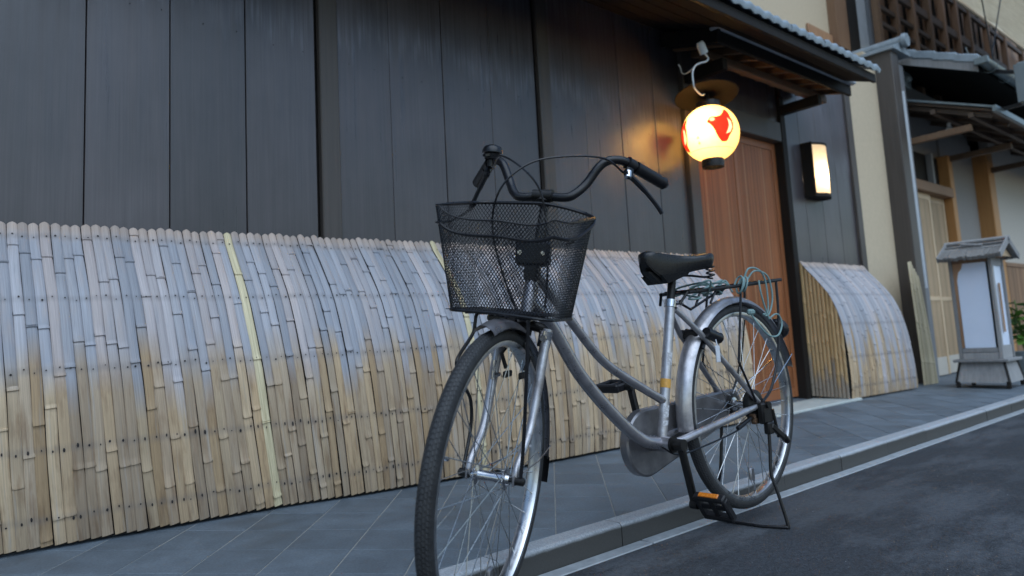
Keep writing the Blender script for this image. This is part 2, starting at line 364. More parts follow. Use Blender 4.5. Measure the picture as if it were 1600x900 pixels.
# ------------------------------------------------------------------ geometry helpers
class MB:
    def __init__(s): s.v = []; s.f = []; s.mi = []; s.uv = []
    def face(s, idx, mat=0, uv=None): s.f.append(tuple(idx)); s.mi.append(mat); s.uv.append(uv)
    def box(s, p0, p1, mat=0, ch=0.0):
        x0, y0, z0 = (min(a, b) for a, b in zip(p0, p1)); x1, y1, z1 = (max(a, b) for a, b in zip(p0, p1))
        if ch <= 0:
            b = len(s.v)
            s.v += [(x0, y0, z0), (x1, y0, z0), (x1, y1, z0), (x0, y1, z0), (x0, y0, z1), (x1, y0, z1), (x1, y1, z1), (x0, y1, z1)]
            for q in ((0, 3, 2, 1), (4, 5, 6, 7), (0, 1, 5, 4), (1, 2, 6, 5), (2, 3, 7, 6), (3, 0, 4, 7)): s.face([b + i for i in q], mat)
            return
        c = min(ch, (x1 - x0) * .45, (y1 - y0) * .45, (z1 - z0) * .45)
        b = len(s.v); X = (x0, x1); Y = (y0, y1); Z = (z0, z1); S = (1, -1); idx = {}
        for i in (0, 1):
            for j in (0, 1):
                for k in (0, 1):
                    for ax in range(3):
                        p = [X[i] + S[i] * c, Y[j] + S[j] * c, Z[k] + S[k] * c]
                        p[ax] = (X, Y, Z)[ax][(i, j, k)[ax]]
                        idx[(i, j, k, ax)] = len(s.v); s.v.append(tuple(p))
        def F(l): s.face([idx[t] for t in l], mat)
        for ax in range(3):
            for side in (0, 1):
                o = [a for a in range(3) if a != ax]; loop = []
                for a, bb in ((0, 0), (1, 0), (1, 1), (0, 1)):
                    t = [0, 0, 0]; t[ax] = side; t[o[0]] = a; t[o[1]] = bb; loop.append((*t, ax))
                F(loop)
        for ax in range(3):
            o = [a for a in range(3) if a != ax]
            for a in (0, 1):
                for bb in (0, 1):
                    t0 = [0, 0, 0]; t1 = [0, 0, 0]; t0[o[0]] = t1[o[0]] = a; t0[o[1]] = t1[o[1]] = bb; t1[ax] = 1
                    F([(*t0, o[0]), (*t1, o[0]), (*t1, o[1]), (*t0, o[1])])
        for i in (0, 1):
            for j in (0, 1):
                for k in (0, 1): F([(i, j, k, 0), (i, j, k, 1), (i, j, k, 2)])
    def beam(s, p0, p1, w, h, mat=0, up=(0, 0, 1), ch=0.0):
        p0 = Vector(p0); p1 = Vector(p1); t = (p1 - p0); L = t.length; t.normalize(); upv = Vector(up)
        sx = t.cross(upv).normalized(); uz = sx.cross(t).normalized()
        q = MB(); q.box((-w / 2, 0, -h / 2), (w / 2, L, h / 2), mat, ch); b = len(s.v)
        for v in q.v: s.v.append(tuple(p0 + sx * v[0] + t * v[1] + uz * v[2]))
        for f, mm in zip(q.f, q.mi): s.face([b + i for i in f], mm)
    def tube(s, pts, r, n=8, mat=0, closed=False, caps=True, squash=None):
        P = [Vector(p) for p in pts]; N = len(P)
        rr = r if hasattr(r, '__len__') else [r] * N
        T = []
        for i in range(N):
            a = P[(i - 1) % N] if (closed or i > 0) else P[i]; c = P[(i + 1) % N] if (closed or i < N - 1) else P[i]
            t = c - a; T.append(t.normalized() if t.length > 1e-9 else Vector((0, 0, 1)))
        ref = Vector((0, 0, 1)) if abs(T[0].z) < .9 else Vector((1, 0, 0))
        nx = T[0].cross(ref).normalized(); b = len(s.v)
        for i in range(N):
            nx = (nx - T[i] * nx.dot(T[i])).normalized(); ny = T[i].cross(nx)
            for k in range(n):
                a = 2 * math.pi * k / n
                s.v.append(tuple(P[i] + (nx * math.cos(a) + ny * math.sin(a)) * rr[i]))
        for i in range(N if closed else N - 1):
            j = (i + 1) % N
            for k in range(n):
                l = (k + 1) % n
                s.face((b + i * n + k, b + i * n + l, b + j * n + l, b + j * n + k), mat)
        if caps and not closed:
            s.face([b + k for k in range(n)][::-1], mat); s.face([b + (N - 1) * n + k for k in range(n)], mat)
    def lathe(s, prof, c, axis=(0, 0, 1), n=24, mat=0, a0=0.0, a1=2 * math.pi, uv=False, closed_prof=False):
        """prof: (radius, along axis)"""
        ax = Vector(axis).normalized(); ref = Vector((1, 0, 0)) if abs(ax.x) < .9 else Vector((0, 0, 1))
        e1 = (ref - ax * ref.dot(ax)).normalized(); e2 = ax.cross(e1); c = Vector(c)
        full = abs(a1 - a0 - 2 * math.pi) < 1e-6; m = n if full else n + 1; b = len(s.v); K = len(prof)
        for i in range(m):
            a = a0 + (a1 - a0) * i / n; d = e1 * math.cos(a) + e2 * math.sin(a)
            for r, h in prof: s.v.append(tuple(c + d * r + ax * h))
        for i in range(n):
            j = (i + 1) % m
            for k in range(K if closed_prof else K - 1):
                l = (k + 1) % K
                u = ((i / n, k / K), ((i + 1) / n, k / K), ((i + 1) / n, (k + 1) / K), (i / n, (k + 1) / K)) if uv else None
                s.face((b + i * K + k, b + j * K + k, b + j * K + l, b + i * K + l), mat, u)
    def sphere(s, c, r, n=12, m=8, mat=0, sc=(1, 1, 1)):
        b = len(s.v)
        for i in range(m + 1):
            t = math.pi * i / m
            for k in range(n):
                a = 2 * math.pi * k / n
                s.v.append((c[0] + sc[0] * r * math.sin(t) * math.cos(a), c[1] + sc[1] * r * math.sin(t) * math.sin(a), c[2] + sc[2] * r * math.cos(t)))
        for i in range(m):
            for k in range(n):
                l = (k + 1) % n; s.face((b + i * n + k, b + (i + 1) * n + k, b + (i + 1) * n + l, b + i * n + l), mat)
    def prism(s, poly, ext, mat=0):
        """poly: 3D points, ext: vector"""
        b = len(s.v); n = len(poly); e = Vector(ext)
        s.v += [tuple(p) for p in poly] + [tuple(Vector(p) + e) for p in poly]
        s.face([b + i for i in range(n)][::-1], mat); s.face([b + n + i for i in range(n)], mat)
        for i in range(n):
            j = (i + 1) % n; s.face((b + i, b + j, b + n + j, b + n + i), mat)
    def grid(s, rows, mat=0, uvs=None):
        b = len(s.v); K = len(rows[0])
        for r in rows: s.v += [tuple(p) for p in r]
        for i in range(len(rows) - 1):
            for k in range(K - 1):
                u = None
                if uvs: u = (uvs[i][k], uvs[i][k + 1], uvs[i + 1][k + 1], uvs[i + 1][k])
                s.face((b + i * K + k, b + i * K + k + 1, b + (i + 1) * K + k + 1, b + (i + 1) * K + k), mat, u)
    def xf(s, fn): s.v = [tuple(fn(Vector(v))) for v in s.v]; return s
    def mesh(s, name, mats, origin=(0, 0, 0), smooth=True, ang=40):
        me = bpy.data.meshes.new(name)
        o = Vector(origin)
        me.from_pydata([tuple(Vector(v) - o) for v in s.v], [], s.f)
        for mm in (mats if isinstance(mats, (list, tuple)) else [mats]): me.materials.append(M[mm])
        me.polygons.foreach_set('material_index', s.mi)
        if any(u is not None for u in s.uv):
            lay = me.uv_layers.new(name='UVMap'); d = []
            for f, u in zip(s.f, s.uv):
                for k in range(len(f)): d += list(u[k]) if u else [0.5, 0.5]
            lay.data.foreach_set('uv', d)
        me.update()
        if smooth:
            me.shade_smooth()
            try: me.set_sharp_from_angle(angle=R_(ang))
            except Exception: pass
        return me

def wloc(o):
    p = Vector((0, 0, 0))
    while o is not None: p += o.location; o = o.parent
    return p
def obj(name, mb, mats, parent=None, kind=None, smooth=True, local=False, ang=40, origin=None):
    """links one mesh object; geometry is in world space unless local (then in the parent's space)"""
    org = Vector((0, 0, 0)) if local or parent is None else wloc(parent)
    if origin is not None and not local:
        me = mb.mesh(name, mats, Vector(origin), smooth, ang)
        o = bpy.data.objects.new(name, me); o.location = Vector(origin) - org
    else:
        me = mb.mesh(name, mats, org, smooth, ang)
        o = bpy.data.objects.new(name, me)
    if parent is not None: o.parent = parent
    col.objects.link(o)
    if kind: o['kind'] = kind
    return o
def dup(o, parent=None, loc=None, rot=None):
    c = o.copy(); col.objects.link(c)
    c.parent = parent if parent is not None else o.parent
    if loc is not None: c.location = loc
    if rot is not None: c.rotation_euler = rot
    return c
def thing(name, loc, label, cat, group=None, rz=0.0):
    o = bpy.data.objects.new(name, None); col.objects.link(o)
    o.location = loc; o.rotation_euler = (0, 0, rz); o.empty_display_size = .1
    o['label'] = label; o['category'] = cat
    if group: o['group'] = group
    return o
def lerp(a, b, t): return a + (b - a) * t
def interp(tab, x):
    if x <= tab[0][0]: return tab[0][1]
    for (x0, y0), (x1, y1) in zip(tab, tab[1:]):
        if x <= x1: return lerp(y0, y1, (x - x0) / (x1 - x0))
    return tab[-1][1]
def smooth_path(pts, n=6, closed=False):
    """Catmull-Rom through the points"""
    P = [Vector(p) for p in pts]; N = len(P); out = []
    for i in range(N if closed else N - 1):
        p0 = P[(i - 1) % N] if closed or i > 0 else P[i] * 2 - P[i + 1]
        p1 = P[i]; p2 = P[(i + 1) % N]
        p3 = P[(i + 2) % N] if closed or i < N - 2 else p2 * 2 - p1
        for k in range(n):
            t = k / n
            out.append(.5 * ((2 * p1) + (p2 - p0) * t + (2 * p0 - 5 * p1 + 4 * p2 - p3) * t * t + (3 * p1 - p0 - 3 * p2 + p3) * t ** 3))
    if not closed: out.append(P[-1])
    return out

# ------------------------------------------------------------------ ground
YK, YI, YW = 1.505, 1.572, 2.58
def zp(x, y):
    s = .05 if x < 5 else max(.012, .05 - .019 * (x - 5))
    return .068 + s * (y - YI)
mb = MB(); mb.grid([[(-60, -40, -.02), (90, -40, -.02)], [(-60, 60, -.02), (90, 60, -.02)]])
obj('ground', mb, 'soil', kind='structure', smooth=False)
mb = MB(); rows = []
for i in range(41):
    y = lerp(-4.5, 1.452, (i / 40))
    rows.append([(x, y, .0 + .012 * math.sin((y + 4.5) / 6 * math.pi)) for x in [-20 + 1.0 * k for k in range(76)]])
obj('road', mb if mb.grid(rows) is None else mb, 'asphalt', kind='structure')
# gutter strip: slabs 0.6 m long between the asphalt and the kerb
gut = thing('gutter', (0, 1.48, 0), 'x', 'x'); del gut['label']; del gut['category']; gut['kind'] = 'structure'
x = -1.2; k = 0
proto = None
while x < 16:
    if proto is None:
        q = MB(); q.box((x, 1.452, -.05), (x + .596, YK - .002, .004), 0, .003); proto = obj('gutter_slab', q, 'gutter_stone', gut, origin=(x, 1.48, 0))
    else: dup(proto, gut, (x, 0, random.uniform(-.001, .001)))
    x += .6
kerb = thing('kerb', (0, YK, 0), 'x', 'x'); del kerb['label']; del kerb['category']; kerb['kind'] = 'structure'
def kerb_stone(L):
    q = MB(); prof = [(YK, -.06), (YK, .055)]
    for i in range(7):
        a = math.pi / 2 * i / 6; prof.append((YK + .014 - .014 * math.cos(a), .055 + .013 * math.sin(a)))
    prof += [(YI - .003, .069), (YI, .066), (YI, -.06)]
    q.prism([(.0015, y, z) for y, z in prof], (L - .003, 0, 0)); return q
kp = {}
x = -1.15
for k in range(36):
    L = .478
    if 'a' not in kp:
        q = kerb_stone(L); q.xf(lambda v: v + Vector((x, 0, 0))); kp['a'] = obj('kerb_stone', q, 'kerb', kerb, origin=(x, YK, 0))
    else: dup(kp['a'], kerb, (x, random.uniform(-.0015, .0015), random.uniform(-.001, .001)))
    x += L
# pavement bed + diagonal slate tiles
mb = MB(); rows = []
for i in range(7):
    y = lerp(YI, 2.95, i / 6); rows.append([(x * .5, y, zp(x * .5, y) - .0016) for x in range(-3, 60)])
mb.grid(rows)
pave = obj('pavement', mb, 'grout', kind='structure')
def clip(poly, ax, val, keep_less):
    out = []
    for i in range(len(poly)):
        a = poly[i]; b = poly[(i + 1) % len(poly)]
        ia = (a[ax] <= val) == keep_less; ib = (b[ax] <= val) == keep_less
        if ia: out.append(a)
        if ia != ib:
            t = (val - a[ax]) / (b[ax] - a[ax]); out.append((lerp(a[0], b[0], t), lerp(a[1], b[1], t)))
    return out
TA = R_(45.6); ca, sa = math.cos(TA), math.sin(TA)
PIT = .1855
def tile_poly(i, j, gi, gj):
    o = (.012, .02)
    pts = []
    for u, v in ((i * PIT + gi, j * PIT + gj), ((i + 1) * PIT - gi, j * PIT + gj), ((i + 1) * PIT - gi, (j + 1) * PIT - gj), (i * PIT + gi, (j + 1) * PIT - gj)):
        u += o[0]; v += o[1]
        pts.append((u * ca - v * sa, u * sa + v * ca))
    return pts
far = MB(); cnt = 0
for i in range(-40, 120):
    for j in range(-100, 60):
        p = tile_poly(i, j, .0007, .0018)
        cx = sum(q[0] for q in p) / 4; cy = sum(q[1] for q in p) / 4
        if cx < -1.0 or cx > 18 or cy < 1.4 or cy > 2.9: continue
        for a, v, kl in ((1, YI + .002, False), (1, 2.84, True)):
            p = clip(p, a, v, kl)
            if len(p) < 3: break
        if len(p) < 3: continue
        near = .1 < cx < 6.7 and cy < 2.55
        q = MB() if near else far
        dz = random.uniform(-.0007, .0007)
        c0 = (sum(t[0] for t in p) / len(p), sum(t[1] for t in p) / len(p))
        inner = [(lerp(t[0], c0[0], .012), lerp(t[1], c0[1], .012)) for t in p]
        b = len(q.v); n = len(p)
        q.v += [(t[0], t[1], zp(*t) - .006) for t in p] + [(t[0], t[1], zp(*t) - .0012 + dz) for t in p] + [(t[0], t[1], zp(*t) + dz) for t in inner]
        for k in range(n):
            l = (k + 1) % n
            q.face((b + k, b + l, b + n + l, b + n + k)); q.face((b + n + k, b + n + l, b + 2 * n + l, b + 2 * n + k))
        q.face([b + 2 * n + k for k in range(n)])
        if near: obj('paving_tile', q, 'paving', pave, smooth=False); cnt += 1
obj('distant_paving_tile', far, 'paving', pave, 'stuff', smooth=False)
# doorstep slab
q = MB(); q.box((4.02, 2.27, .04), (5.16, 2.75, zp(4.5, 2.3) + .012), 0, .006)
obj('doorstep', q, 'concrete', kind='structure')

# ------------------------------------------------------------------ townhouse with the dark boards
H1 = thing('townhouse', (3.0, 2.58, .1), 'dark board-clad townhouse with red-brown slatted door and tiled eave', 'house')
q = MB(); q.box((-1.3, 2.60, .02), (3.86, 2.72, 2.75)); q.box((5.0, 2.60, .02), (6.16, 2.72, 2.75)); q.box((3.86, 2.62, 2.12), (5.0, 2.72, 2.75))
obj('wall_backing', q, 'black_wood', H1, smooth=False)
seams = [-1.2, -.93, -.66, -.39, -.12, .15 + .09, .512, .768, 1.032, 1.31, 1.405, 1.655, 1.937, 2.219, 2.518, 2.612, 2.88, 3.175, 3.49, 3.76]
seams[5] = .24
for a, b in zip(seams, seams[1:]):
    q = MB()
    if abs(a - 1.31) < .01 or abs(a - 2.518) < .01:
        q.box((a + .012, YW - .020, .06), (b - .002, YW + .012, 2.5), 0, .004); obj('batten', q, 'board_post', H1)
    else:
        dy = random.uniform(-.002, .002)
        q.box((a + .0016, YW + dy, .07), (b - .0016, YW + .018 + dy, 2.52), 0, .0014); obj('board', q, 'board', H1)
q = MB(); x = -.4
while x < 3.7:
    z = 1.80 + .02 * math.sin(x * 3) + random.uniform(-.006, .006)
    if not (1.29 < x < 1.42 or 2.50 < x < 2.63): q.lathe([(0, -.0028), (.0016, -.0024), (.0019, 0)], (x, YW - .001, z), (0, 1, 0), 8)
    x += random.choice((.10, .14, .12))
obj('nail', q, 'nail', H1, 'stuff')
q = MB(); q.box((3.765, YW - .03, .06), (3.862, YW + .06, 2.5), 0, .004); obj('door_post', q, 'board_post', H1)
q = MB(); q.box((4.965, YW - .02, .06), (5.03, YW + .09, 2.3), 0, .004); obj('door_post', q, 'black_wood', H1)
q = MB(); q.box((3.862, YW - .015, 1.955), (4.965, YW + .07, 2.10), 0, .004); obj('lintel', q, 'board_post', H1)
q = MB(); q.box((3.862, YW + .005, 2.10), (4.965, YW + .04, 2.5)); obj('board', q, 'board', H1)
for a, b in ((5.03, 5.26), (5.26, 5.53), (5.53, 5.81), (5.81, 6.085)):
    q = MB(); q.box((a + .002, YW, .07), (b - .002, YW + .018, 2.72), 0, .0018); obj('board', q, 'board', H1)
q = MB(); q.box((6.087, YW - .022, .06), (6.18, YW + .05, 2.74), 0, .004); obj('corner_post', q, 'board_post', H1)
q = MB(); q.box((6.18, YW + .012, .05), (6.862, YW + .10, 2.95)); obj('plaster_wall', q, 'plaster', H1, smooth=False)
# sliding door: frame with fine slats
q = MB()
for a, b in ((3.866, 3.91), (4.40, 4.435), (4.915, 4.962)): q.box((a, YW + .045, .135), (b, YW + .075, 1.953), 0, .003)
q.box((3.91, YW + .047, 1.90), (4.915, YW + .073, 1.953), 0, .002); q.box((3.91, YW + .047, .135), (4.915, YW + .073, .20), 0, .002)
door = obj('door', q, 'door', H1)
q = MB(); q.box((3.91, YW + .066, .2), (4.915, YW + .072, 1.9)); obj('back_panel', q, 'black_wood', door, smooth=False)
sp = {}
x = 3.917; i = 0
while x < 4.908:
    if not (4.392 < x < 4.436):
        key = 'door_pale' if i % 17 == 9 else 'door'
        if key not in sp:
            t = MB(); t.box((x, YW + .050, .201), (x + .0105, YW + .065, 1.899), 0, .0015); sp[key] = obj('slat', t, key, door, origin=(x, YW, .2))
        else: dup(sp[key], door, (x - 3.0, 0, sp[key].location.z))
    x += .0142; i += 1
# canopy over the door
CX0, CX1 = 3.60, 5.27
def cz(y): return 2.305 + (y - 2.2) * .26
q = MB()
q.prism([(CX0, 2.19, 2.300), (CX0, YW - .002, 2.300 + .38 * .26), (CX0, YW - .002, 2.325 + .38 * .26), (CX0, 2.19, 2.325)], (CX1 - CX0, 0, 0))
can = obj('canopy', q, 'black_wood', H1, smooth=False)
q = MB(); q.box((CX0 - .02, 2.170, 2.245), (CX1 + .01, 2.195, 2.318), 0, .003); obj('fascia', q, 'black_wood', can)
q = MB(); q.box((CX0 - .035, 2.130, 2.319), (CX1 + .02, 2.215, 2.342), 0, .008); obj('metal_edge', q, 'pipe', can)  # pale metal colour also paints in the sky reflection along this edge
q = MB(); q.beam((CX0 + .03, 2.19, 2.276), (CX0 + .03, YW - .03, 2.37), .03, .05, 0); q.beam((CX0 - .01, 2.17, 2.285), (CX0 - .01, YW - .03, 2.39), .024, .085, 0); obj('verge_board', q, 'black_wood', can)
x = 3.72
while x < 5.25:
    q = MB(); q.beam((x, 2.205, 2.281), (x, YW - .02, 2.37), .035, .036, 0); obj('rafter', q, 'beam_wood', can); x += .19
q = MB(); q.beam((CX0 + .1, 2.36, 2.262), (CX1 - .02, 2.36, 2.262), .045, .055, 0, ch=.004); obj('purlin', q, 'beam_wood', can)
q = MB(); q.beam((4.99, YW - .022, 2.19), (4.99, 2.27, 2.195), .05, .07, 0, ch=.004); obj('bracket', q, 'black_wood', can)
q = MB(); q.beam((3.80, YW - .032, 2.19), (3.80, 2.27, 2.195), .05, .07, 0, ch=.004); obj('bracket', q, 'black_wood', can)
# tiled eave
EY, EX1 = 1.95, 5.16
q = MB()
q.prism([(-1.3, EY + .02, 2.268), (-1.3, 2.90, 2.268 + .93 * .34), (-1.3, 2.90, 2.30 + .93 * .34), (-1.3, EY + .02, 2.30)], (EX1 + 1.28, 0, 0))
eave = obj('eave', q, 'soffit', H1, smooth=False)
q = MB(); q.box((-1.3, EY, 2.252), (EX1, EY + .022, 2.312), 0, .002); obj('fascia', q, 'black_wood', eave)
for k in range(5):
    y0 = EY + .03 + k * .122
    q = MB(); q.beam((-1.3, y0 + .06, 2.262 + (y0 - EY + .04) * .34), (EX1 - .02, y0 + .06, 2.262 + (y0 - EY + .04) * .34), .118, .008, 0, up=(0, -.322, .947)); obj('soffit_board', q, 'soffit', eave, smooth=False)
def roof_tile(wd, ln, th=.016, seg=16, wave=.010, lip=.026):
    """S-shaped pantile, local: x across, y up the slope, z normal; front lip hangs down"""
    t = MB(); top = []; 
    xs = [wd * i / seg for i in range(seg + 1)]
    zs = [wave * (.5 - .5 * math.cos(4 * math.pi * (i / seg))) for i in range(seg + 1)]
    r = [[(x, 0, z - lip) for x, z in zip(xs, zs)], [(x, -.002, z) for x, z in zip(xs, zs)], [(x, .012, z + th) for x, z in zip(xs, zs)], [(x, ln, z + th) for x, z in zip(xs, zs)], [(x, ln, z) for x, z in zip(xs, zs)], [(x, .012, z) for x, z in zip(xs, zs)], [(x, .012, z - lip) for x, z in zip(xs, zs)]]
    t.grid(r); return t
tm = roof_tile(.205, .25)
tp = None
def lay_tiles(parent, x0, x1, y0, z0, slope, courses, pitch=.2, step=.2, mesh=None, flip=1):
    n = int((x1 - x0) / pitch + .5); base = None; sl = math.atan(slope)
    org = wloc(parent)
    for c in range(courses):
        for k in range(n):
            y = y0 + c * step * math.cos(sl); z = z0 + c * step * math.sin(sl) + c * .004
            o = bpy.data.objects.new('roof_tile', mesh); col.objects.link(o); o.parent = parent
            o.location = Vector((x0 + k * pitch, y + random.uniform(-.003, .003), z + random.uniform(-.002, .002))) - org
            o.rotation_euler = (sl, 0, random.uniform(-.01, .01))
tile_me = tm.mesh('roof_tile', 'tile_grey', (0, 0, 0), True, 50)
lay_tiles(eave, -.84, EX1, EY - .035, 2.335, .34, 4, mesh=tile_me)
# party-wall post, ridge cap and boards at the far end of the house
q = MB(); q.box((6.864, 2.44, .05), (7.02, 2.68, 3.06), 0, .006); obj('end_post', q, 'board_post', H1)
q = MB(); q.box((7.022, 2.47, .05), (7.20, 2.66, 2.98), 0, .005); obj('end_board', q, 'grey_board', H1)
q = MB(); q.tube([(7.06, 2.455, .9), (7.06, 2.455, 2.7)], .022, 10); obj('downpipe', q, 'pipe', H1)
q = MB(); q.box((6.864, 2.684, 2.9), (7.2, 3.0, 3.12)); obj('party_wall', q, 'plaster', H1, smooth=False)
q = MB()
q.prism([(6.83, 2.40, 3.075), (7.0, 2.40, 3.14), (7.03, 2.40, 3.14), (7.22, 2.40, 3.075), (7.22, 2.40, 3.05), (6.83, 2.40, 3.05)], (0, .62, 0))
cap = obj('ridge_cap', q, 'tile_grey', H1)
q = MB(); q.tube([(7.02, 2.37, 3.15), (7.02, 3.02, 3.15)], .05, 14); q.lathe([(0, -.028), (.06, -.028), (.066, -.01), (.066, .01), (0, .01)], (7.02, 2.37, 3.15), (0, 1, 0), 20)
obj('ridge_tile', q, 'tile_grey', cap)
# set-back upper storey of the townhouse
q = MB(); q.box((2.2, 2.98, 2.5), (6.60, 3.1, 6.0)); q.box((6.60, 2.98, 3.40), (6.90, 3.1, 6.0)); obj('upper_plaster', q, 'plaster', H1, smooth=False)
q = MB(); q.box((6.42, 2.955, 3.15), (6.92, 2.977, 3.385), 0, .004); obj('upper_board', q, 'brown_wood', H1)
q = MB(); q.box((6.60, 2.98, 2.5), (8.2, 3.1, 3.395)); obj('upper_backing', q, 'black_wood', H1, smooth=False)
q = MB(); q.box((6.905, 2.90, 3.26), (7.16, 2.99, 6.0), 0, .005); obj('upper_post', q, 'brown_wood', H1)
q = MB(); q.box((7.165, 2.90, 3.2), (7.40, 3.0, 6.0), 0, .004); obj('upper_post', q, 'black_wood', H1)
q = MB(); q.box((7.405, 2.93, 3.2), (7.70, 3.0, 6.0), 0, .004); obj('upper_panel', q, 'pipe', H1)
q = MB(); q.box((7.705, 2.90, 3.2), (7.86, 3.0, 6.0), 0, .004); obj('upper_post', q, 'grey_board', H1)

# ------------------------------------------------------------------ neighbouring timber house
H2 = thing('timber_house', (9.0, 2.58, .08), 'old timber house with latticed upper floor, beyond the dark board-clad townhouse', 'house')
q = MB(); q.box((7.22, 2.75, .0), (18, 2.95, 3.0)); obj('wall_backing', q, 'black_wood', H2, smooth=False)
q = MB(); q.box((7.205, 2.52, .05), (7.30, 2.72, 2.66), 0, .006); obj('door_post', q, 'grey_wood', H2)
q = MB(); q.box((7.302, 2.55, .06), (7.42, 2.70, 2.3), 0, .005); obj('door_post', q, 'pale_wood', H2)
# two lattice door leaves
def leaf(x0, x1, y):
    q = MB()
    q.box((x0, y, .09), (x0 + .05, y + .03, 1.86), 0, .003); q.box((x1 - .05, y, .09), (x1, y + .03, 1.86), 0, .003)
    q.box((x0 + .05, y + .002, 1.80), (x1 - .05, y + .028, 1.86), 0, .002); q.box((x0 + .05, y + .002, .80), (x1 - .05, y + .028, .84), 0, .002)
    d = obj('lattice_door', q, 'pale_wood', H2)
    q = MB(); q.box((x0 + .05, y + .006, .09), (x1 - .05, y + .024, .26), 0, .002); obj('kick_panel', q, 'plaster_white', d)
    q = MB(); q.box((x0 + .05, y + .024, .26), (x1 - .05, y + .028, 1.80)); obj('back_panel', q, 'brown_wood', d, smooth=False)
    x = x0 + .058; first = None
    while x < x1 - .062:
        if first is None:
            t = MB(); t.box((x, y + .006, .26), (x + .012, y + .022, 1.80), 0, .001); first = obj('slat', t, 'pale_wood', d, origin=(x, y, .26))
        else: dup(first, d, (x - 9.0, first.location.y, first.location.z))
        x += .024
leaf(7.43, 7.95, 2.62); leaf(7.93, 8.44, 2.655)
q = MB(); q.box((7.42, 2.56, 1.862), (8.46, 2.70, 1.96), 0, .004); obj('lintel', q, 'brown_wood', H2)
q = MB(); q.box((7.42, 2.68, 1.96), (8.46, 2.70, 2.30)); obj('transom_panel', q, 'black_wood', H2, smooth=False)
for x in (7.50, 8.12):
    q = MB(); q.box((x, 2.62, 1.962), (x + .05, 2.678, 2.30), 0, .003); obj('transom_bar', q, 'grey_wood', H2)
q = MB(); q.box((8.462, 2.575, .06), (8.57, 2.70, 2.32), 0, .006); obj('post', q, 'orange_wood', H2)
q = MB(); q.box((8.572, 2.68, .06), (9.60, 2.74, 2.6)); obj('plaster_panel', q, 'plaster_grey', H2, smooth=False)
q = MB(); q.box((9.60, 2.525, .06), (9.80, 2.74, 2.5), 0, .008); obj('post', q, 'orange_wood', H2)
q = MB(); q.box((9.802, 2.55, 1.23), (18, 2.65, 2.9)); obj('plaster_panel', q, 'plaster_white', H2, smooth=False)
q = MB(); q.box((9.802, 2.52, 1.18), (18, 2.65, 1.228), 0, .003); obj('rail', q, 'brown_wood', H2)
first = None; x = 9.83
while x < 12.5:
    if first is None:
        t = MB(); t.box((x, 2.53, .08), (x + .05, 2.55, 1.178), 0, .002); first = obj('fence_slat', t, 'brown_wood', H2, origin=(x, 2.54, .08))
    else: dup(first, H2, (x - 9.0, first.location.y, first.location.z))
    x += .062
q = MB(); q.box((7.302, 2.70, 2.30), (9.6, 2.74, 3.0)); obj('upper_plaster', q, 'plaster_grey', H2, smooth=False)
# small canopy
k = (2.70 - 2.42) / (2.58 - 1.83)
def c2(y): return 2.42 + (y - 1.83) * k
q = MB(); q.prism([(7.30, 1.83, 2.385), (7.30, 2.68, c2(2.68) - .035), (7.30, 2.68, c2(2.68) - .012), (7.30, 1.83, 2.408)], (5.6, 0, 0)); cb = obj('canopy', q, 'dark_brown', H2, smooth=False)
q = MB(); q.prism([(7.27, 1.81, 2.410), (7.27, 2.68, c2(2.68) - .01), (7.27, 2.68, c2(2.68) + .012), (7.27, 1.81, 2.428)], (5.66, 0, 0)); obj('sheet_roof', q, 'copper', cb, smooth=False)
q = MB(); q.box((7.26, 1.79, 2.372), (12.9, 1.826, 2.43), 0, .004); obj('metal_edge', q, 'copper', cb)
for x in (7.36, 7.86, 8.42, 8.98, 9.54, 10.1, 10.7):
    q = MB(); q.beam((x, 1.86, 2.362), (x, 2.68, c2(2.68) - .06), .04, .035, 0); obj('rafter', q, 'dark_brown', cb)
for y in (2.0, 2.3):
    q = MB(); q.beam((7.3, y, c2(y) - .085), (12.8, y, c2(y) - .08), .04, .04, 0); obj('purlin', q, 'dark_brown', cb)
for x in (7.36, 8.54, 9.71):
    q = MB(); q.beam((x, 2.70, 2.285), (x, 2.02, 2.30), .05, .06, 0, ch=.005); obj('bracket_arm', q, 'dark_brown' if x > 7.5 else 'beam_wood', cb)
# main lower roof
q = MB(); sl2 = .31 / .73
q.prism([(7.28, 1.90, 2.80), (7.28, 3.0, 2.80 + 1.1 * sl2), (7.28, 3.0, 2.835 + 1.1 * sl2), (7.28, 1.90, 2.835)], (9, 0, 0)); rb = obj('lower_roof', q, 'soffit', H2, smooth=False)
q = MB(); q.prism([(7.255, 1.89, 2.755), (7.255, 2.66, 2.755 + .77 * sl2), (7.255, 2.66, 2.85 + .77 * sl2), (7.255, 1.89, 2.85)], (.024, 0, 0)); obj('barge_board', q, 'grey_wood', rb, smooth=False)
for i in range(5):
    y0 = 1.88 + i * .165; z0 = 2.853 + i * .165 * sl2 + .006
    q = MB(); q.beam((7.31, y0, z0 + .012), (7.31, y0 + .185, z0 + .012 + .185 * sl2 * .82), .13, .075, 0, ch=.01); obj('verge_tile', q, 'tile_grey', rb)
lay_tiles(rb, 7.38, 11.6, 1.86, 2.865, sl2, 5, pitch=.2, step=.2, mesh=tile_me)
q = MB()
prof = []
for i in range(9):
    a = math.pi * (1 + i / 8); prof.append((1.845 + .05 * math.cos(a), 2.845 + .05 * math.sin(a)))
for i in range(9):
    a = math.pi * (2 - i / 8); prof.append((1.845 + .044 * math.cos(a), 2.845 + .044 * math.sin(a)))
q.prism([(7.22, y, z) for y, z in prof], (8, 0, 0)); obj('rain_gutter', q, 'copper', rb)
q = MB(); q.box((7.20, 1.79, 2.80), (7.24, 1.90, 2.86), 0, .004); obj('gutter_end', q, 'copper', rb)
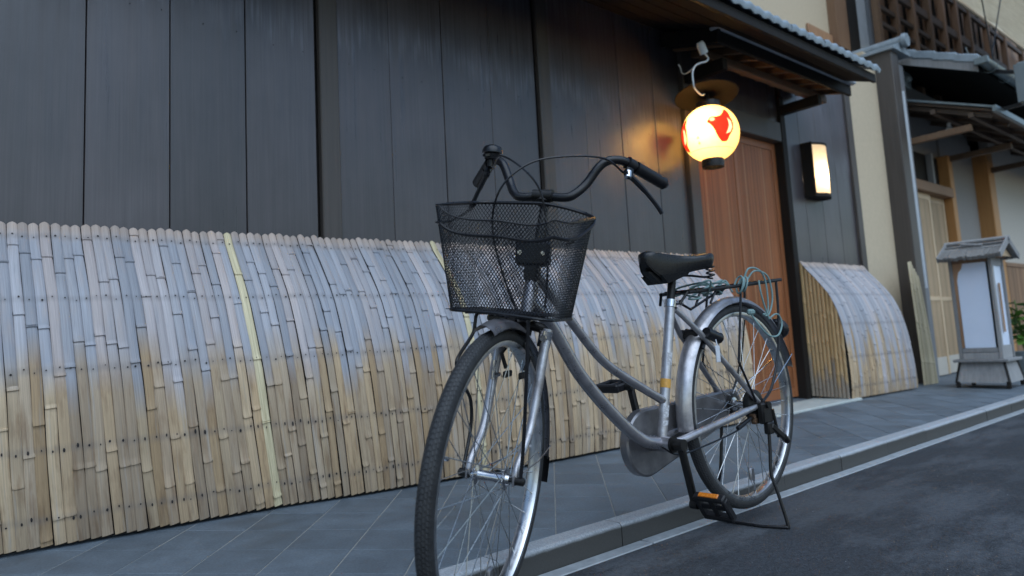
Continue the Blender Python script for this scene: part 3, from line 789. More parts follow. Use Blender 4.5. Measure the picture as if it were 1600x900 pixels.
for x in (7.45, 7.9, 8.4):
    q = MB(); q.tube(smooth_path([(x, 1.78, 2.84), (x, 1.80, 2.79), (x, 1.845, 2.775), (x, 1.89, 2.79), (x, 1.90, 2.86)], 4), .004, 6); obj('gutter_hook', q, 'copper', rb)
q = MB(); q.box((7.32, 2.52, 2.83), (7.52, 2.66, 2.99), 0, .01); q.sphere((7.42, 2.51, 2.91), .035, 10, 6); obj('meter_box', q, 'grey_box', H2)
q = MB(); q.sphere((7.7, 2.30, 2.40), .035, 12, 8); q.tube([(7.7, 2.30, 2.42), (7.7, 2.30, 2.47)], .018, 8); obj('bulb', q, 'white_plastic', cb)
# latticed upper floor
q = MB(); q.box((7.86, 2.98, 3.0), (18, 3.1, 6.2)); obj('upper_backing', q, 'brown_wood', H2, smooth=False)
q = MB(); q.box((7.86, 2.93, 3.02), (18, 2.975, 3.30)); obj('upper_sill', q, 'black_wood', H2, smooth=False)
for i, x in enumerate((7.80, 8.30, 8.81, 9.33, 9.82, 10.33, 10.83, 11.6, 12.4, 13.3)):
    q = MB(); q.box((x - .04, 2.83, 3.10), (x + .04, 2.90, 6.0), 0, .006); obj('lattice_post', q, 'brown_wood' if i % 3 else 'beam_wood', H2)
for i in range(18):
    x = 8.05 + .25 * i * 2 * .5
    q = MB(); q.box((x - .015, 2.92, 3.2), (x + .015, 2.95, 6.0), 0, .003); obj('lattice_bar', q, 'black_wood', H2)
for z, t in ((3.72, .05), (3.90, .05), (4.17, .10), (4.62, .06)):
    q = MB(); q.box((7.86, 2.845, z - t / 2), (16, 2.885, z + t / 2), 0, .004); obj('lattice_rail', q, 'dark_brown', H2)
q = MB(); q.tube(smooth_path([(7.4, 2.0, 3.05), (8.2, 2.2, 3.16), (9.0, 2.5, 3.18), (9.9, 2.82, 3.24)], 6), .007, 6); obj('cable', q, 'metal_black', H2)

# reed blind hanging from the upper floor of the timber house
BL = thing('reed_blind', (8.2, 2.0, 3.48), 'pale reed blind hanging outside the latticed upper floor', 'blind')
q = MB(); rows = []
for i in range(26):
    t = i / 25; z = 3.47 + t * 1.9; y = 2.0 + .018 * math.sin(t * 9) + .03 * t
    rows.append([(x * .1, y + .012 * math.sin(x * .35 + t * 3), z + .03 * math.sin((x - 70) * .045)) for x in range(70, 131, 2)])
q.grid(rows); rows2 = [[(p[0], p[1] + .008, p[2]) for p in r] for r in rows][::-1]; q.grid(rows2)
obj('reed_sheet', q, 'reed', BL)
q = MB()
for k in range(0, 60): q.beam((7.0, 1.992 + .0 * k, 3.50 + k * .03), (13.0, 1.992, 3.50 + k * .03 + .002), .006, .004, 0)
obj('reed', q, 'reed', BL, 'stuff', smooth=False)
q = MB(); q.tube([(7.0, 1.995, 3.46)] + [(7.0 + .5 * i, 1.995, 3.47 + .03 * math.sin(i * .22)) for i in range(1, 13)], .012, 8); obj('bottom_rod', q, 'pale_wood', BL)
# antenna wires rising from the gutter corner
for lab, (xa, za), (xb, zb) in (('black wire rising from the tiled roof edge of the timber house, the one leaning left', (7.72, 2.95), (7.60, 3.60)), ('black wire rising from the tiled roof edge of the timber house, the one leaning right', (7.70, 3.0), (8.33, 3.80))):
    q = MB(); q.tube([(xa, 1.88, za), (xb, 1.88, zb), (xb + (xb - xa) * .6, 1.88, zb + (zb - za) * .6)], .006, 6)
    o = obj('hanging_wire', q, 'metal_black'); o['label'] = lab; o['category'] = 'wire'; o['group'] = 'wires above the tiled roof edge'
# grey box on the right edge
GB = thing('metal_box', (7.4, 1.6, 2.38), 'grey metal box at the far right under the reed blind', 'box')
q = MB(); q.box((7.285, 1.52, 2.38), (7.55, 1.62, 2.75), 0, .012); obj('housing', q, 'grey_box', GB)
q = MB(); q.box((7.27, 1.505, 2.40), (7.284, 1.635, 2.73), 0, .004); obj('door_panel', q, 'grey_box', GB)
q = MB(); q.beam((7.5, 1.60, 2.70), (7.5, 2.02, 2.86), .03, .03); q.beam((7.5, 1.60, 2.44), (7.5, 2.0, 2.42), .03, .03); obj('bracket', q, 'dark_steel', GB)

# ------------------------------------------------------------------ bamboo screens
PROF = [(0, 1.062), (.035, 1.015), (.105, .94), (.197, .826), (.243, .73), (.272, .632), (.288, .53), (.295, .42), (.297, .30), (.293, .19), (.285, .118)]
# resample the curve by arc length
def resample(P, n):
    d = [0]
    for a, b in zip(P, P[1:]): d.append(d[-1] + math.dist(a, b))
    return lambda t: (interp([(dd / d[-1], p[0]) for dd, p in zip(d, P)], t), interp([(dd / d[-1], p[1]) for dd, p in zip(d, P)], t))
SP = [(v.x, v.y) for v in smooth_path([(a, b, 0) for a, b in PROF], 6)]
curve = resample(SP, 0)
NAILS = [.055, .305, .52, .735, .925]
def slat_mesh(fn, wfn, nodes, seed, tip=True, rows=18, bow=.0020):
    """fn(t) -> centre point, normal, side vector ; t in 0..1 from top"""
    rnd = random.Random(seed); q = MB()
    ts = [(i / rows, 0, 1) for i in range(rows + 1)]
    if tip: ts += [(.0025, 0, 1), (.006, 0, 1), (.010, 0, 1)]
    for nn in nodes: ts += [(nn - .011, .0004, 1), (nn - .004, .0030, 1.0), (nn + .001, .0034, 1.0), (nn + .0035, -.0012, .95), (nn + .014, -.0004, .98)]
    ts = sorted(set(t for t in ts if 0 <= t[0] <= 1)); us = (0, .06, .3, .7, .94, 1); R = []; U = []
    ph = rnd.uniform(0, 6); ph2 = rnd.uniform(0, 6)
    for t, dh, ws in ts:
        c, nrm, sd = fn(t); wv = wfn(t) * ws
        if tip and t < .0135: wv *= math.sqrt(max(.03, 1 - ((.0135 - t) / .0135) ** 2))
        wob = .0011 * math.sin(t * 7 + ph) + .0006 * math.sin(t * 17 + ph2)
        row = []; ru = []
        for u in us:
            hh = bow * (1 - (2 * u - 1) ** 2) - (.0018 if u in (0, 1) else 0) + dh
            row.append(c + sd * ((u - .5) * wv + wob) + nrm * hh); ru.append((u, t))
        R.append(row); U.append(ru)
    q.grid(R, 0, U); return q
def bamboo_screen(root, x0, x1, base_y, leanfn, n, fresh=(), seed=1, mat='bamboo'):
    rnd = random.Random(seed); nails = MB(); xs = [lerp(x0, x1, (i + .5) / n) for i in range(n)]
    wd = (x1 - x0) / n
    rail = MB(); rows = []
    for i, xt in enumerate(xs):
        D = (YW - base_y(xt)); zb = zp(xt, base_y(xt)) + .012 + rnd.uniform(0, .0012)
        ztop = (1.047 + .0105 * (xt - .3) if xt < 4.5 else 1.084) + rnd.uniform(-.004, .004)
        ln = leanfn(xt); off = rnd.uniform(-.0009, .0009); dl = rnd.uniform(-.003, .003)
        full = .285; D -= .019; bul = D + .075 * max(0, 1 - (D + .019) / .285) * 1.6
        def pt(t, xt=xt, D=D, zb=zb, ztop=ztop, ln=ln, bul=bul, dl=dl):
            d, z = curve(t)
            zz = zb + (z - .118) / (1.062 - .118) * (ztop - zb)
            f = d / full
            # bulge eases back to the foot line where the screen is set closer to the wall
            amp = bul if t < .55 else lerp(bul, D, ((t - .55) / .45) ** 1.5)
            return Vector((xt + (ln + dl) * t ** 2.2, YW - .022 - f * amp, zz))
        def fn(t, pt=pt, off=off):
            a = pt(max(0, t - .01)); b = pt(min(1, t + .01)); tg = (b - a).normalized()
            sd = Vector((1, 0, 0)); sd = (sd - tg * tg.dot(sd)).normalized(); nn = sd.cross(tg).normalized()
            if nn.y > 0: nn = -nn
            return pt(t) + nn * off, nn, sd
        nodes = []; t = rnd.uniform(.03, .30)
        while t < .985:
            nodes.append(t); t += rnd.uniform(.20, .40)
        wj = rnd.uniform(1.0, 1.02)
        q = slat_mesh(fn, lambda t, wj=wj, g=(leanfn(xt + .05) - leanfn(xt - .05)) * 10: wd * (1 + g * t ** 2.2) * wj, nodes, seed * 1000 + i)
        is_f = i in fresh
        s = obj('slat', q, 'bamboo_fresh' if is_f else mat, root, ang=55)
        if is_f: s['label'] = 'pale yellow newer bamboo slat'
        for tn in NAILS:
            c, nn, sd = fn(tn + rnd.uniform(-.007, .007)); c = c + sd * rnd.uniform(-.005, .005)
            t1 = (nn.cross(sd)).normalized(); r = rnd.uniform(.0017, .0034); b = len(nails.v)
            c = c + nn * .0044
            stretch = rnd.uniform(1.0, 2.6) if tn > .6 else 1.0
            for kk in range(6):
                a = kk * math.pi / 3; nails.v.append(tuple(c + sd * math.cos(a) * r + t1 * math.sin(a) * r * stretch))
            nails.v.append(tuple(c + nn * .001))
            for kk in range(6): nails.face((b + kk, b + (kk + 1) % 6, b + 6))
        rows.append([pt(1.0) + Vector((0, .010, -.006)), pt(1.0) + Vector((0, .010, .05)), pt(.8) + Vector((0, .014, 0)), pt(.5) + Vector((0, .016, -.01)), pt(.2) + Vector((0, .014, -.016)), pt(.01) + Vector((0, .0, -.004))])
    obj('nail', nails, 'nail', root, 'stuff', smooth=False)
    rail.grid(rows); obj('backing', rail, 'black_wood', root)
BASE_Y = [(-.4, 2.49), (.31, 2.475), (.58, 2.451), (.985, 2.419), (1.26, 2.372), (1.555, 2.344), (2.24, 2.298), (2.65, 2.288), (4, 2.28)]
LEAN = [(-.4, .045), (.2, .05), (.35, .065), (.6, .09), (.96, .115), (1.4, .085), (1.83, .04), (2.6, .0), (4, 0)]
S1 = thing('bamboo_screen', (2.0, 2.45, .12), 'long curved bamboo screen along the foot of the dark board wall behind the bicycle', 'bamboo screen', 'curved bamboo screens against the townhouse')
bamboo_screen(S1, .20, 3.80, lambda x: interp(BASE_Y, x), lambda x: interp(LEAN, x), 132, fresh=(27, 28 + 31), seed=3)
S2 = thing('bamboo_screen', (5.55, 2.45, .11), 'short curved bamboo screen right of the red-brown door, its tan bamboo end panel showing', 'bamboo screen', 'curved bamboo screens against the townhouse')
bamboo_screen(S2, 5.035, 6.09, lambda x: 2.30, lambda x: lerp(.03, .13, max(0, min(1, (x - 5.03) / 1.05))), 33, fresh=(), seed=8, mat='bamboo_grey')
def end_panel(root, X, side, n=10):
    rnd = random.Random(5); back = MB(); cs = [curve(k / 300) for k in range(301)]
    def ztop(y):
        dd = (YW - .022 - y) / .262 * .285
        zc = max((c[1] for c in cs if c[0] >= dd - 1e-6), default=.3); zb0 = zp(X, 2.30) + .017
        return zb0 + (zc - .118) / .944 * ((1.083 if X > 4 else 1.084) - zb0) - .003
    for i in range(n):
        ya = lerp(YW - .012, 2.298, i / n) - .0006; yb = lerp(YW - .012, 2.298, (i + 1) / n) + .0006; zb = zp(X, ya) + .016
        nodes = [rnd.uniform(.15, .4), rnd.uniform(.5, .65), rnd.uniform(.75, .95)]
        vs = sorted([k / 8 for k in range(9)] + [nn + e for nn in nodes for e in (-.012, -.003, .001, .004, .015)])
        q = MB(); R = []; U = []; us = (0, .1, .35, .65, .9, 1)
        for v in vs:
            if v > 1: continue
            dh = 0
            for nn in nodes:
                if abs(v - nn) < .0035: dh = .0022
            row = []
            for u in us:
                y = lerp(ya, yb, u); z = lerp(ztop(y), zb, v); row.append((X + side * (.0055 * (1 - (2 * u - 1) ** 2) + dh), y, z))
            R.append(row); U.append([(u, v) for u in us])
        q.grid(R, 0, U); obj('end_slat', q, 'bamboo_side', root, ang=55)
        back.prism([(X - side * .006, ya, zb), (X - side * .006, yb, zb), (X - side * .006, yb, ztop(yb) - .004), (X - side * .006, ya, ztop(ya) - .004)], (side * .003, 0, 0))
    obj('backing', back, 'black_wood', root, smooth=False)
end_panel(S2, 5.035, -1); end_panel(S1, 3.80, 1)
# pale bamboo strips tied round the foot of the end post
SB = thing('bamboo_wrap', (6.8, 2.42, .1), 'pale narrow bundle of split bamboo leaning on the grey post beyond the short screen', 'bamboo bundle')
for i in range(6):
    xb = 6.64 + i * .052; ztop = 1.135 - abs(i - .6) * .03
    def fn(t, xb=xb, ztop=ztop, i=i):
        z = lerp(ztop, zp(xb, 2.40) + .002, t); return Vector((lerp(6.665 + .032 * i, xb, t ** .8), 2.425 - .03 * math.sin(t * 1.5) - .004 * (i % 2), z)), Vector((0, -1, 0)), Vector((1, 0, 0))
    q = slat_mesh(fn, lambda t: lerp(.033, .053, t ** .8), [.18 + .07 * (i % 3), .5 + .05 * (i % 2), .82], 90 + i, True, 8, .006); obj('split_cane', q, 'cane_pale', SB, ang=55)

# ------------------------------------------------------------------ paper lantern with red bird
LX, LY, LZ = 3.752, 2.38, 1.786
LN = thing('paper_lantern', (LX, LY, LZ - .2), 'lit round paper lantern with red bird hanging left of the red-brown door', 'lantern')
RR, RH = .166, .160
q = MB(); prof = []
NP = 88
for i in range(NP + 1):
    t = lerp(-1.22, 1.22, i / NP); ph = i / NP * 22
    prof.append((RR * math.cos(t) ** .92 + .0012 * abs(math.sin(ph * math.pi)), RH * math.sin(t) / math.sin(1.22) * .985))
q.lathe(prof, (LX, LY, LZ), (0, 0, 1), 56); obj('paper_shade', q, 'paper', LN)
r0 = prof[0][0]
def ring(z0, z1, r): 
    q = MB(); q.lathe([(r - .012, z0), (r, z0), (r + .002, (z0 + z1) / 2), (r, z1), (r - .012, z1)], (LX, LY, LZ), (0, 0, 1), 32, closed_prof=True); return q
obj('bottom_ring', ring(-.205, -.156, r0 + .002), 'metal_black', LN)
obj('top_ring', ring(.156, .192, r0 + .008), 'metal_black', LN)
q = MB(); q.lathe([(0, .160), (r0 + .002, .160), (r0 + .002, .163), (0, .163)], (LX, LY, LZ), (0, 0, 1), 32); obj('light_stop_cap', q, 'soffit', LN)  # unseen cap, added to keep the bulb's light off the disc above
q = MB(); q.tube([(LX, LY, LZ + .19), (LX, LY, LZ + .245)], .01, 8); q.tube([(LX - .05, LY, LZ + .17), (LX, LY, LZ + .21), (LX + .05, LY, LZ + .17)], .004, 6); obj('hanger', q, 'dark_steel', LN)
tilt = Vector((.13, .15, 1)).normalized()
q = MB(); q.lathe([(0, .012), (.06, .010), (.180, -.004), (.188, -.008), (.182, -.012), (.06, .004), (0, .006)], (LX - .01, LY, LZ + .238), tilt, 48); obj('disc', q, 'soffit', LN)
def decal(polys, mat, name, phi0, z0, sc, lift=.0022):
    """flat print laid on the paper: outline in metres (right, up) round the lantern"""
    q = MB()
    for poly in polys:
        c = (sum(p[0] for p in poly) / len(poly), sum(p[1] for p in poly) / len(poly)); b = len(q.v); n = len(poly); LV = 5
        def onto(p):
            z = z0 + p[1] * sc; zz = max(-.98, min(.98, z * math.sin(1.22) / (RH * .985))); rad = RR * math.cos(math.asin(zz)) ** .92 + lift
            a = phi0 + p[0] * sc / RR
            return (LX + rad * math.cos(a), LY + rad * math.sin(a), LZ + z)
        q.v.append(onto(c))
        for L in range(1, LV + 1):
            for p in poly: q.v.append(onto((lerp(c[0], p[0], L / LV), lerp(c[1], p[1], L / LV))))
        for k in range(n): q.face((b, b + 1 + k, b + 1 + (k + 1) % n))
        for L in range(1, LV):
            for k in range(n):
                l = (k + 1) % n; o1 = b + 1 + (L - 1) * n; o2 = b + 1 + L * n; q.face((o1 + k, o2 + k, o2 + l, o1 + l))
    return obj(name, q, mat, LN)
toward = math.atan2(-LY, -LX)
BIRD = [(-.075, .045), (-.062, .058), (-.035, .057), (-.008, .066), (.018, .092), (.034, .098), (.044, .085), (.046, .06), (.054, .030), (.050, -.005), (.030, -.040), (.022, -.060), (.000, -.066), (-.020, -.058), (-.038, -.036), (-.050, -.008), (-.066, .018), (-.082, .030)]
bird = [(v.x, v.y) for v in smooth_path([(a, b, 0) for a, b in BIRD], 3, True)]
decal([bird], 'paper_red', 'bird_print', toward + .50, -.010, 1.2)
decal([[(.0125 * math.cos(k * .7) - .056, .0095 * math.sin(k * .7) + .043) for k in range(9)]], 'paper_bare', 'bird_eye', toward + .50, -.010, 1.2, .0034)
wing = [(.022, .050), (.040, .032), (.044, .004), (.032, -.020), (.008, -.030), (.018, -.010), (.025, .012), (.024, .032)]
decal([wing], 'paper_bare', 'bird_wing', toward + .50, -.010, 1.2, .0034)
decal([bird], 'paper_red', 'bird_print', toward - 1.30, -.03, 1.2)
decal([wing], 'paper_bare', 'bird_wing', toward - 1.30, -.03, 1.2, .0034)
strokes = []
def st(cx, cy, a, L, wv=.0016):
    d = (math.cos(a) * L / 2, math.sin(a) * L / 2); nn = (-math.sin(a) * wv, math.cos(a) * wv)
    strokes.append([(cx - d[0] - nn[0], cy - d[1] - nn[1]), (cx + d[0] - nn[0], cy + d[1] - nn[1]), (cx + d[0] + nn[0], cy + d[1] + nn[1]), (cx - d[0] + nn[0], cy - d[1] + nn[1])])
for cy in (.0, -.030):
    st(0, cy, .1, .014); st(0, cy + .002, 1.55, .018); st(-.004, cy - .005, .9, .010); st(.005, cy - .005, 2.3, .010)
decal(strokes, 'paper_mark', 'lettering', toward - .46, -.05, 1.0)
hoop = MB(); zz = -.112; hoop.lathe([(RR * math.cos(math.asin(zz * math.sin(1.22) / (RH * .985))) ** .92 + .0015, zz - .0012), (RR * math.cos(math.asin(zz * math.sin(1.22) / (RH * .985))) ** .92 + .003, zz), (RR * math.cos(math.asin(zz * math.sin(1.22) / (RH * .985))) ** .92 + .0015, zz + .0012)], (LX, LY, LZ), (0, 0, 1), 48)
obj('hoop', hoop, 'paper_mark', LN)
bl = bpy.data.lights.new('lantern_bulb', 'POINT'); bl.energy = 2.3; bl.color = (1.0, .66, .27); bl.shadow_soft_size = .03
bo = bpy.data.objects.new('lantern_bulb', bl); col.objects.link(bo); bo.parent = LN
hot = math.atan2(-LY, -LX) - .32; bo.location = (.088 * math.cos(hot), .088 * math.sin(hot), .2 + .02)
# cable and plug that feed the lantern
CB = thing('electric_cable', (3.40, 2.2, 1.93), 'thin pale cable with a white plug looping from the canopy down to the lantern disc', 'cable')
q = MB(); q.tube(smooth_path([(3.475, 2.2, 2.165), (3.51, 2.2, 2.14), (3.485, 2.2, 2.115), (3.43, 2.2, 2.095), (3.375, 2.2, 2.065), (3.345, 2.2, 2.02), (3.345, 2.2, 1.965), (3.375, 2.215, 1.945), (3.50, 2.27, 1.955), (3.62, 2.33, 1.985), (3.71, 2.37, 2.02)], 6), .005, 8); obj('lead', q, 'white_plastic', CB)
q = MB(); q.tube(smooth_path([(3.375, 2.2, 2.065), (3.40, 2.25, 2.06), (3.44, 2.31, 2.07), (3.48, 2.36, 2.10), (3.50, 2.38, 2.14), (3.49, 2.385, 2.16)], 6), .004, 8); obj('branch_lead', q, 'white_plastic', CB)
q = MB(); q.tube([(3.445, 2.2, 2.205), (3.475, 2.2, 2.160)], .024, 14); q.tube([(3.437, 2.2, 2.217), (3.445, 2.2, 2.205)], [.018, .024], 14); obj('plug', q, 'white_plastic', CB)

# ------------------------------------------------------------------ wall lamp
WL = thing('wall_lamp', (5.36, 2.56, 1.6), 'lit bow-fronted paper wall lamp in a black frame right of the door', 'lamp')
q = MB(); lx0, lx1, lz0, lz1, ly = 5.265, 5.515, 1.60, 1.965, 2.485
q.box((lx0 - .012, ly + .005, lz0 - .03), (lx0, YW - .003, lz1 + .02), 0, .002); q.box((lx1, ly + .02, lz0 - .03), (lx1 + .012, YW - .003, lz1 + .02), 0, .002)
def bow(n=14, dep=.045, in_=0.0): return [(lerp(lx0 + in_, lx1 - in_, i / n), ly + .02 - dep * math.sin(math.pi * i / n)) for i in range(n + 1)]
for z0, z1 in ((lz0 - .028, lz0 - .002), (lz1 + .002, lz1 + .018)):
    q.prism([(x, y, z0) for x, y in bow(dep=.05)] + [(lx1, YW - .003, z0), (lx0, YW - .003, z0)], (0, 0, z1 - z0))
fr_ = obj('frame', q, 'black_wood', WL)
q = MB(); q.grid([[(x, y, lerp(lz0 - .001, lz1 + .001, k / 6)) for x, y in bow(in_=.003)] for k in range(7)]); obj('paper_shade', q, 'lamp_paper', WL)
def glyph(strokes_, name, cx, cz_, sc):
    q = MB()
    for (x0, z0), (x1, z1), wv in strokes_:
        pts = []
        for (x, z) in ((x0, z0), (x1, z1)):
            X = cx + x * sc; u = (X - lx0) / (lx1 - lx0); pts.append(Vector((X, ly + .02 - .045 * math.sin(math.pi * u) - .0012, cz_ + z * sc)))
        q.beam(pts[0], pts[1], wv * sc, .001, 0, up=(0, -1, 0))
    obj(name, q, 'ink', WL, smooth=False)
G1 = [((-.5, .55), (.5, .65), .16), ((-.45, .2), (.45, .28), .16), ((.0, 1.0), (.05, -.4), .2), ((.05, -.4), (-.3, -.75), .18), ((-.3, -.75), (-.4, -.5), .16), ((-.4, -.5), (.1, -.45), .16), ((.1, -.45), (.5, -.8), .16)]
glyph([(a, b, wv * 1.7) for a, b, wv in G1], 'lettering', 5.462, 1.865, .038)
glyph([((-.3, .4), (.3, .45), .2), ((0, .8), (-.1, -.2), .34)], 'lettering', 5.462, 1.735, .022)
glyph([((-.3, .2), (.2, .5), .2), ((.1, .5), (0, -.5), .34)], 'lettering', 5.460, 1.690, .022)
wl = bpy.data.lights.new('lamp_bulb', 'POINT'); wl.energy = 1.5; wl.color = (1.0, .80, .52); wl.shadow_soft_size = .03
wo_ = bpy.data.objects.new('lamp_bulb', wl); col.objects.link(wo_); wo_.parent = WL; wo_.location = (.03, -.055, .14)

# ------------------------------------------------------------------ roofed sign lantern on the pavement
AX0, AY0, AY1, AZ0 = 6.45, 1.735, 2.10, .09
SG = thing('sign_lantern', (6.62, 1.92, AZ0), 'weathered wooden sign lantern with bark roof and blank white panel, standing on the pavement', 'sign lantern')
q = MB()
for (x, y) in ((AX0 + .012, AY0 + .012), (AX0 + .012, AY1 - .012), (AX0 + .36, AY0 + .012), (AX0 + .36, AY1 - .012)):
    q = MB(); q.box((x - .014, y - .014, AZ0 - .012), (x + .014, y + .014, AZ0 + .04), 0, .003); obj('foot', q, 'black_wood', SG)
# flared plinth boards
bx0, bx1, by0, by1 = AX0, AX0 + .37, AY0, AY1; tx0, tx1, ty0, ty1 = AX0 + .035, AX0 + .335, AY0 + .03, AY1 - .03; z0, z1 = AZ0 + .03, AZ0 + .185
for poly, e in ((((bx0, by0, z0), (bx0, by1, z0), (tx0, ty1, z1), (tx0, ty0, z1)), (.014, 0, 0)), (((bx0, by0, z0), (bx1, by0, z0), (tx1, ty0, z1), (tx0, ty0, z1)), (0, .014, 0)), (((bx0, by1, z0), (bx1, by1, z0), (tx1, ty1, z1), (tx0, ty1, z1)), (0, -.014, 0)), (((bx1, by0, z0), (bx1, by1, z0), (tx1, ty1, z1), (tx1, ty0, z1)), (-.014, 0, 0))):
    q = MB(); q.prism([Vector(p) for p in poly], e); obj('plinth_board', q, 'grey_wood', SG, smooth=False)
for (a, b) in (((bx0, by0), (tx0, ty0)), ((bx0, by1), (tx0, ty1)), ((bx1, by0), (tx1, ty0))):
    q = MB(); q.beam((a[0], a[1], z0 - .005), (b[0], b[1], z1), .012, .012, 0); obj('plinth_corner', q, 'black_wood', SG)
q = MB(); q.box((AX0 - .005, AY0 - .004, z1), (AX0 + .375, AY1 + .004, z1 + .022), 0, .004); obj('plinth_top', q, 'grey_wood', SG)
px0, px1, py0, py1, pz0, pz1 = AX0 + .045, AX0 + .325, AY0 + .045, AY1 - .045, z1 + .022, AZ0 + .985
for (x, y) in ((px0, py0), (px0, py1), (px1, py0), (px1, py1)):
    q = MB(); q.box((x - .013, y - .013, pz0), (x + .013, y + .013, pz1), 0, .003); obj('post', q, 'grey_wood', SG)
q = MB(); q.box((px0 - .008, py0 + .014, pz0), (px0 + .008, py1 - .014, pz0 + .05), 0, .002); obj('lower_rail', q, 'grey_wood', SG)
q = MB(); q.box((px0 - .009, py0 + .014, pz0 + .052), (px0 + .009, py1 - .014, pz0 + .085), 0, .002); obj('lower_rail', q, 'grey_wood', SG)
q = MB(); q.box((px0 - .008, py0 + .014, pz1 - .03), (px0 + .008, py1 - .014, pz1), 0, .002); obj('upper_rail', q, 'brown_wood', SG)
q = MB(); q.box((px0 + .0, py0 + .03, pz0 + .087), (px0 + .006, py1 - .036, pz1 - .032)); obj('white_panel', q, 'white_panel', SG, smooth=False)
q = MB(); q.prism([(px0 - .004, py1 - .014, pz1 - .03), (px0 - .004, py1 - .085, pz1 - .03), (px0 - .004, py1 - .075, pz1 - .07), (px0 - .004, py1 - .05, pz1 - .10), (px0 - .004, py1 - .036, pz1 - .16), (px0 - .004, py1 - .030, pz1 - .30), (px0 - .004, py1 - .014, pz1 - .34)], (.004, 0, 0)); obj('cusped_board', q, 'brown_wood', SG, smooth=False)
q = MB(); q.box((px0 - .002, py1 - .034, pz0 + .09), (px0 + .012, py1 - .014, pz1 - .03)); obj('side_stile', q, 'brown_wood', SG, smooth=False)
q = MB(); q.box((px0 + .05, py0 - .004, pz0), (px1 - .014, py0 + .004, pz0 + .10), 0, .002); q.box((px0 + .014, py0 - .006, pz0), (px0 + .05, py0 + .006, pz1)); q.box((px0 + .014, py0 - .004, pz1 - .06), (px1 - .014, py0 + .004, pz1)); obj('side_frame', q, 'grey_wood', SG, smooth=False)
q = MB(); q.box((px0 + .05, py0 + .006, pz0 + .10), (px1 - .014, py0 + .010, pz1 - .06)); obj('side_panel', q, 'white_panel', SG, smooth=False)
q = MB(); q.box((px0 + .12, py0 - .010, pz0 + .2), (px0 + .15, py0 - .004, pz1 - .2)); obj('side_slat', q, 'brown_wood', SG, smooth=False)
q = MB(); q.box((px0 + .014, py1 - .006, pz0), (px1 - .014, py1 + .004, pz1)); obj('side_panel', q, 'grey_wood', SG, smooth=False)
q = MB(); q.box((px1 - .008, py0 + .014, pz0), (px1 + .008, py1 - .014, pz1)); obj('back_panel', q, 'grey_wood', SG, smooth=False)
# gabled roof, ridge runs across the street direction (along Y)
rz0, rz1 = AZ0 + .990, AZ0 + 1.118; ry0, ry1 = AY0 - .05, AY1 + .005; rx0, rxm, rx1 = AX0 - .055, AX0 + .185, AX0 + .425
q = MB(); rnd = random.Random(3)
for i in range(60):
    y = lerp(ry0 + .005, ry1 - .005, i / 59)
    for sgn in (0, 1):
        xa = rx0 if sgn == 0 else rx1
        q.beam((xa + rnd.uniform(-.006, .006), y, rz0 + rnd.uniform(-.010, .004)), (rxm, y + rnd.uniform(-.006, .006), rz1 - .02), .0105, .026, 0)
obj('bark_thatch', q, 'thatch', SG, 'stuff', smooth=False)
for y in (ry0 - .006, ry1 + .006):
    for xa in (rx0, rx1):
        q = MB(); q.beam((xa, y, rz0), (rxm, y, rz1), .012, .045, 0); obj('barge_board', q, 'grey_wood', SG, smooth=False)
q = MB(); q.prism([(rx0 + .05, ry0 + .03, rz0), (rxm, ry0 + .03, rz1 - .04), (rx1 - .05, ry0 + .03, rz0)], (0, .01, 0)); obj('gable_board', q, 'pale_wood', SG, smooth=False)
q = MB(); q.tube([(rxm, ry0 - .02, rz1 + .012), (rxm, ry1 + .02, rz1 + .010)], .017, 10); obj('ridge_pole', q, 'grey_wood', SG)
for xx, zz in ((AX0 + .075, rz1 - .055), (AX0 + .13, rz1 - .020)):
    q = MB(); q.tube([(xx, ry0 - .005, zz), (xx, ry1 + .01, zz - .006)], .009, 8); obj('roof_batten', q, 'grey_wood', SG)
q = MB(); q.tube([(AX0 + .10, lerp(ry0, ry1, .35), rz1 - .03), (AX0 + .09, lerp(ry0, ry1, .7), rz1 - .01)], .010, 8); obj('roof_batten', q, 'grey_wood', SG)
q = MB(); q.box((AX0 + .03, AY0 + .01, rz0 - .005), (AX0 + .34, AY1 - .01, rz0 + .012), 0, .003); obj('eave_board', q, 'brown_wood', SG)

# ------------------------------------------------------------------ leafy plant at the right edge
PL = thing('potted_plant', (7.95, 1.98, .08), 'green leafy plant half hidden at the right edge behind the sign lantern', 'plant')
q = MB(); q.lathe([(0, 0), (.09, 0), (.12, .2), (.125, .22), (.11, .22), (.105, .19), (0, .19)], (7.95, 1.98, .07), (0, 0, 1), 20); obj('pot', q, 'grey_box', PL)
q = MB(); rnd = random.Random(11)
stems = []
for i in range(7):
    a = rnd.uniform(0, 6.28); tip = Vector((7.95 + .16 * math.cos(a), 1.98 + .14 * math.sin(a), rnd.uniform(.5, .82)))
    q.tube(smooth_path([(7.95, 1.98, .25), (7.95 + .05 * math.cos(a), 1.98 + .05 * math.sin(a), .42), tip], 4), .005, 6); stems.append((Vector((7.95, 1.98, .3)), tip))
obj('stem', q, 'leaf', PL)
lf = MB()
L = .13
rows = []
for i in range(6):
    t = i / 5; wv = .032 * math.sin(math.pi * min(1, t * .93 + .05)) ** .8
    rows.append([(-wv, t * L, -.02 * t * t + .006), (0, t * L, -.02 * t * t), (wv, t * L, -.02 * t * t + .006)])
lf.grid(rows); lme = lf.mesh('leaf', 'leaf', (0, 0, 0))
for i in range(70):
    s0, tip = rnd.choice(stems); t = rnd.uniform(.25, 1.0); p = s0.lerp(tip, t)
    o = bpy.data.objects.new('leaf', lme); col.objects.link(o); o.parent = PL; o.location = p - PL.location
    o.rotation_euler = (rnd.uniform(-.5, .7), rnd.uniform(-.5, .5), rnd.uniform(0, 6.28)); sc = rnd.uniform(.7, 1.2); o.scale = (sc, sc, sc)

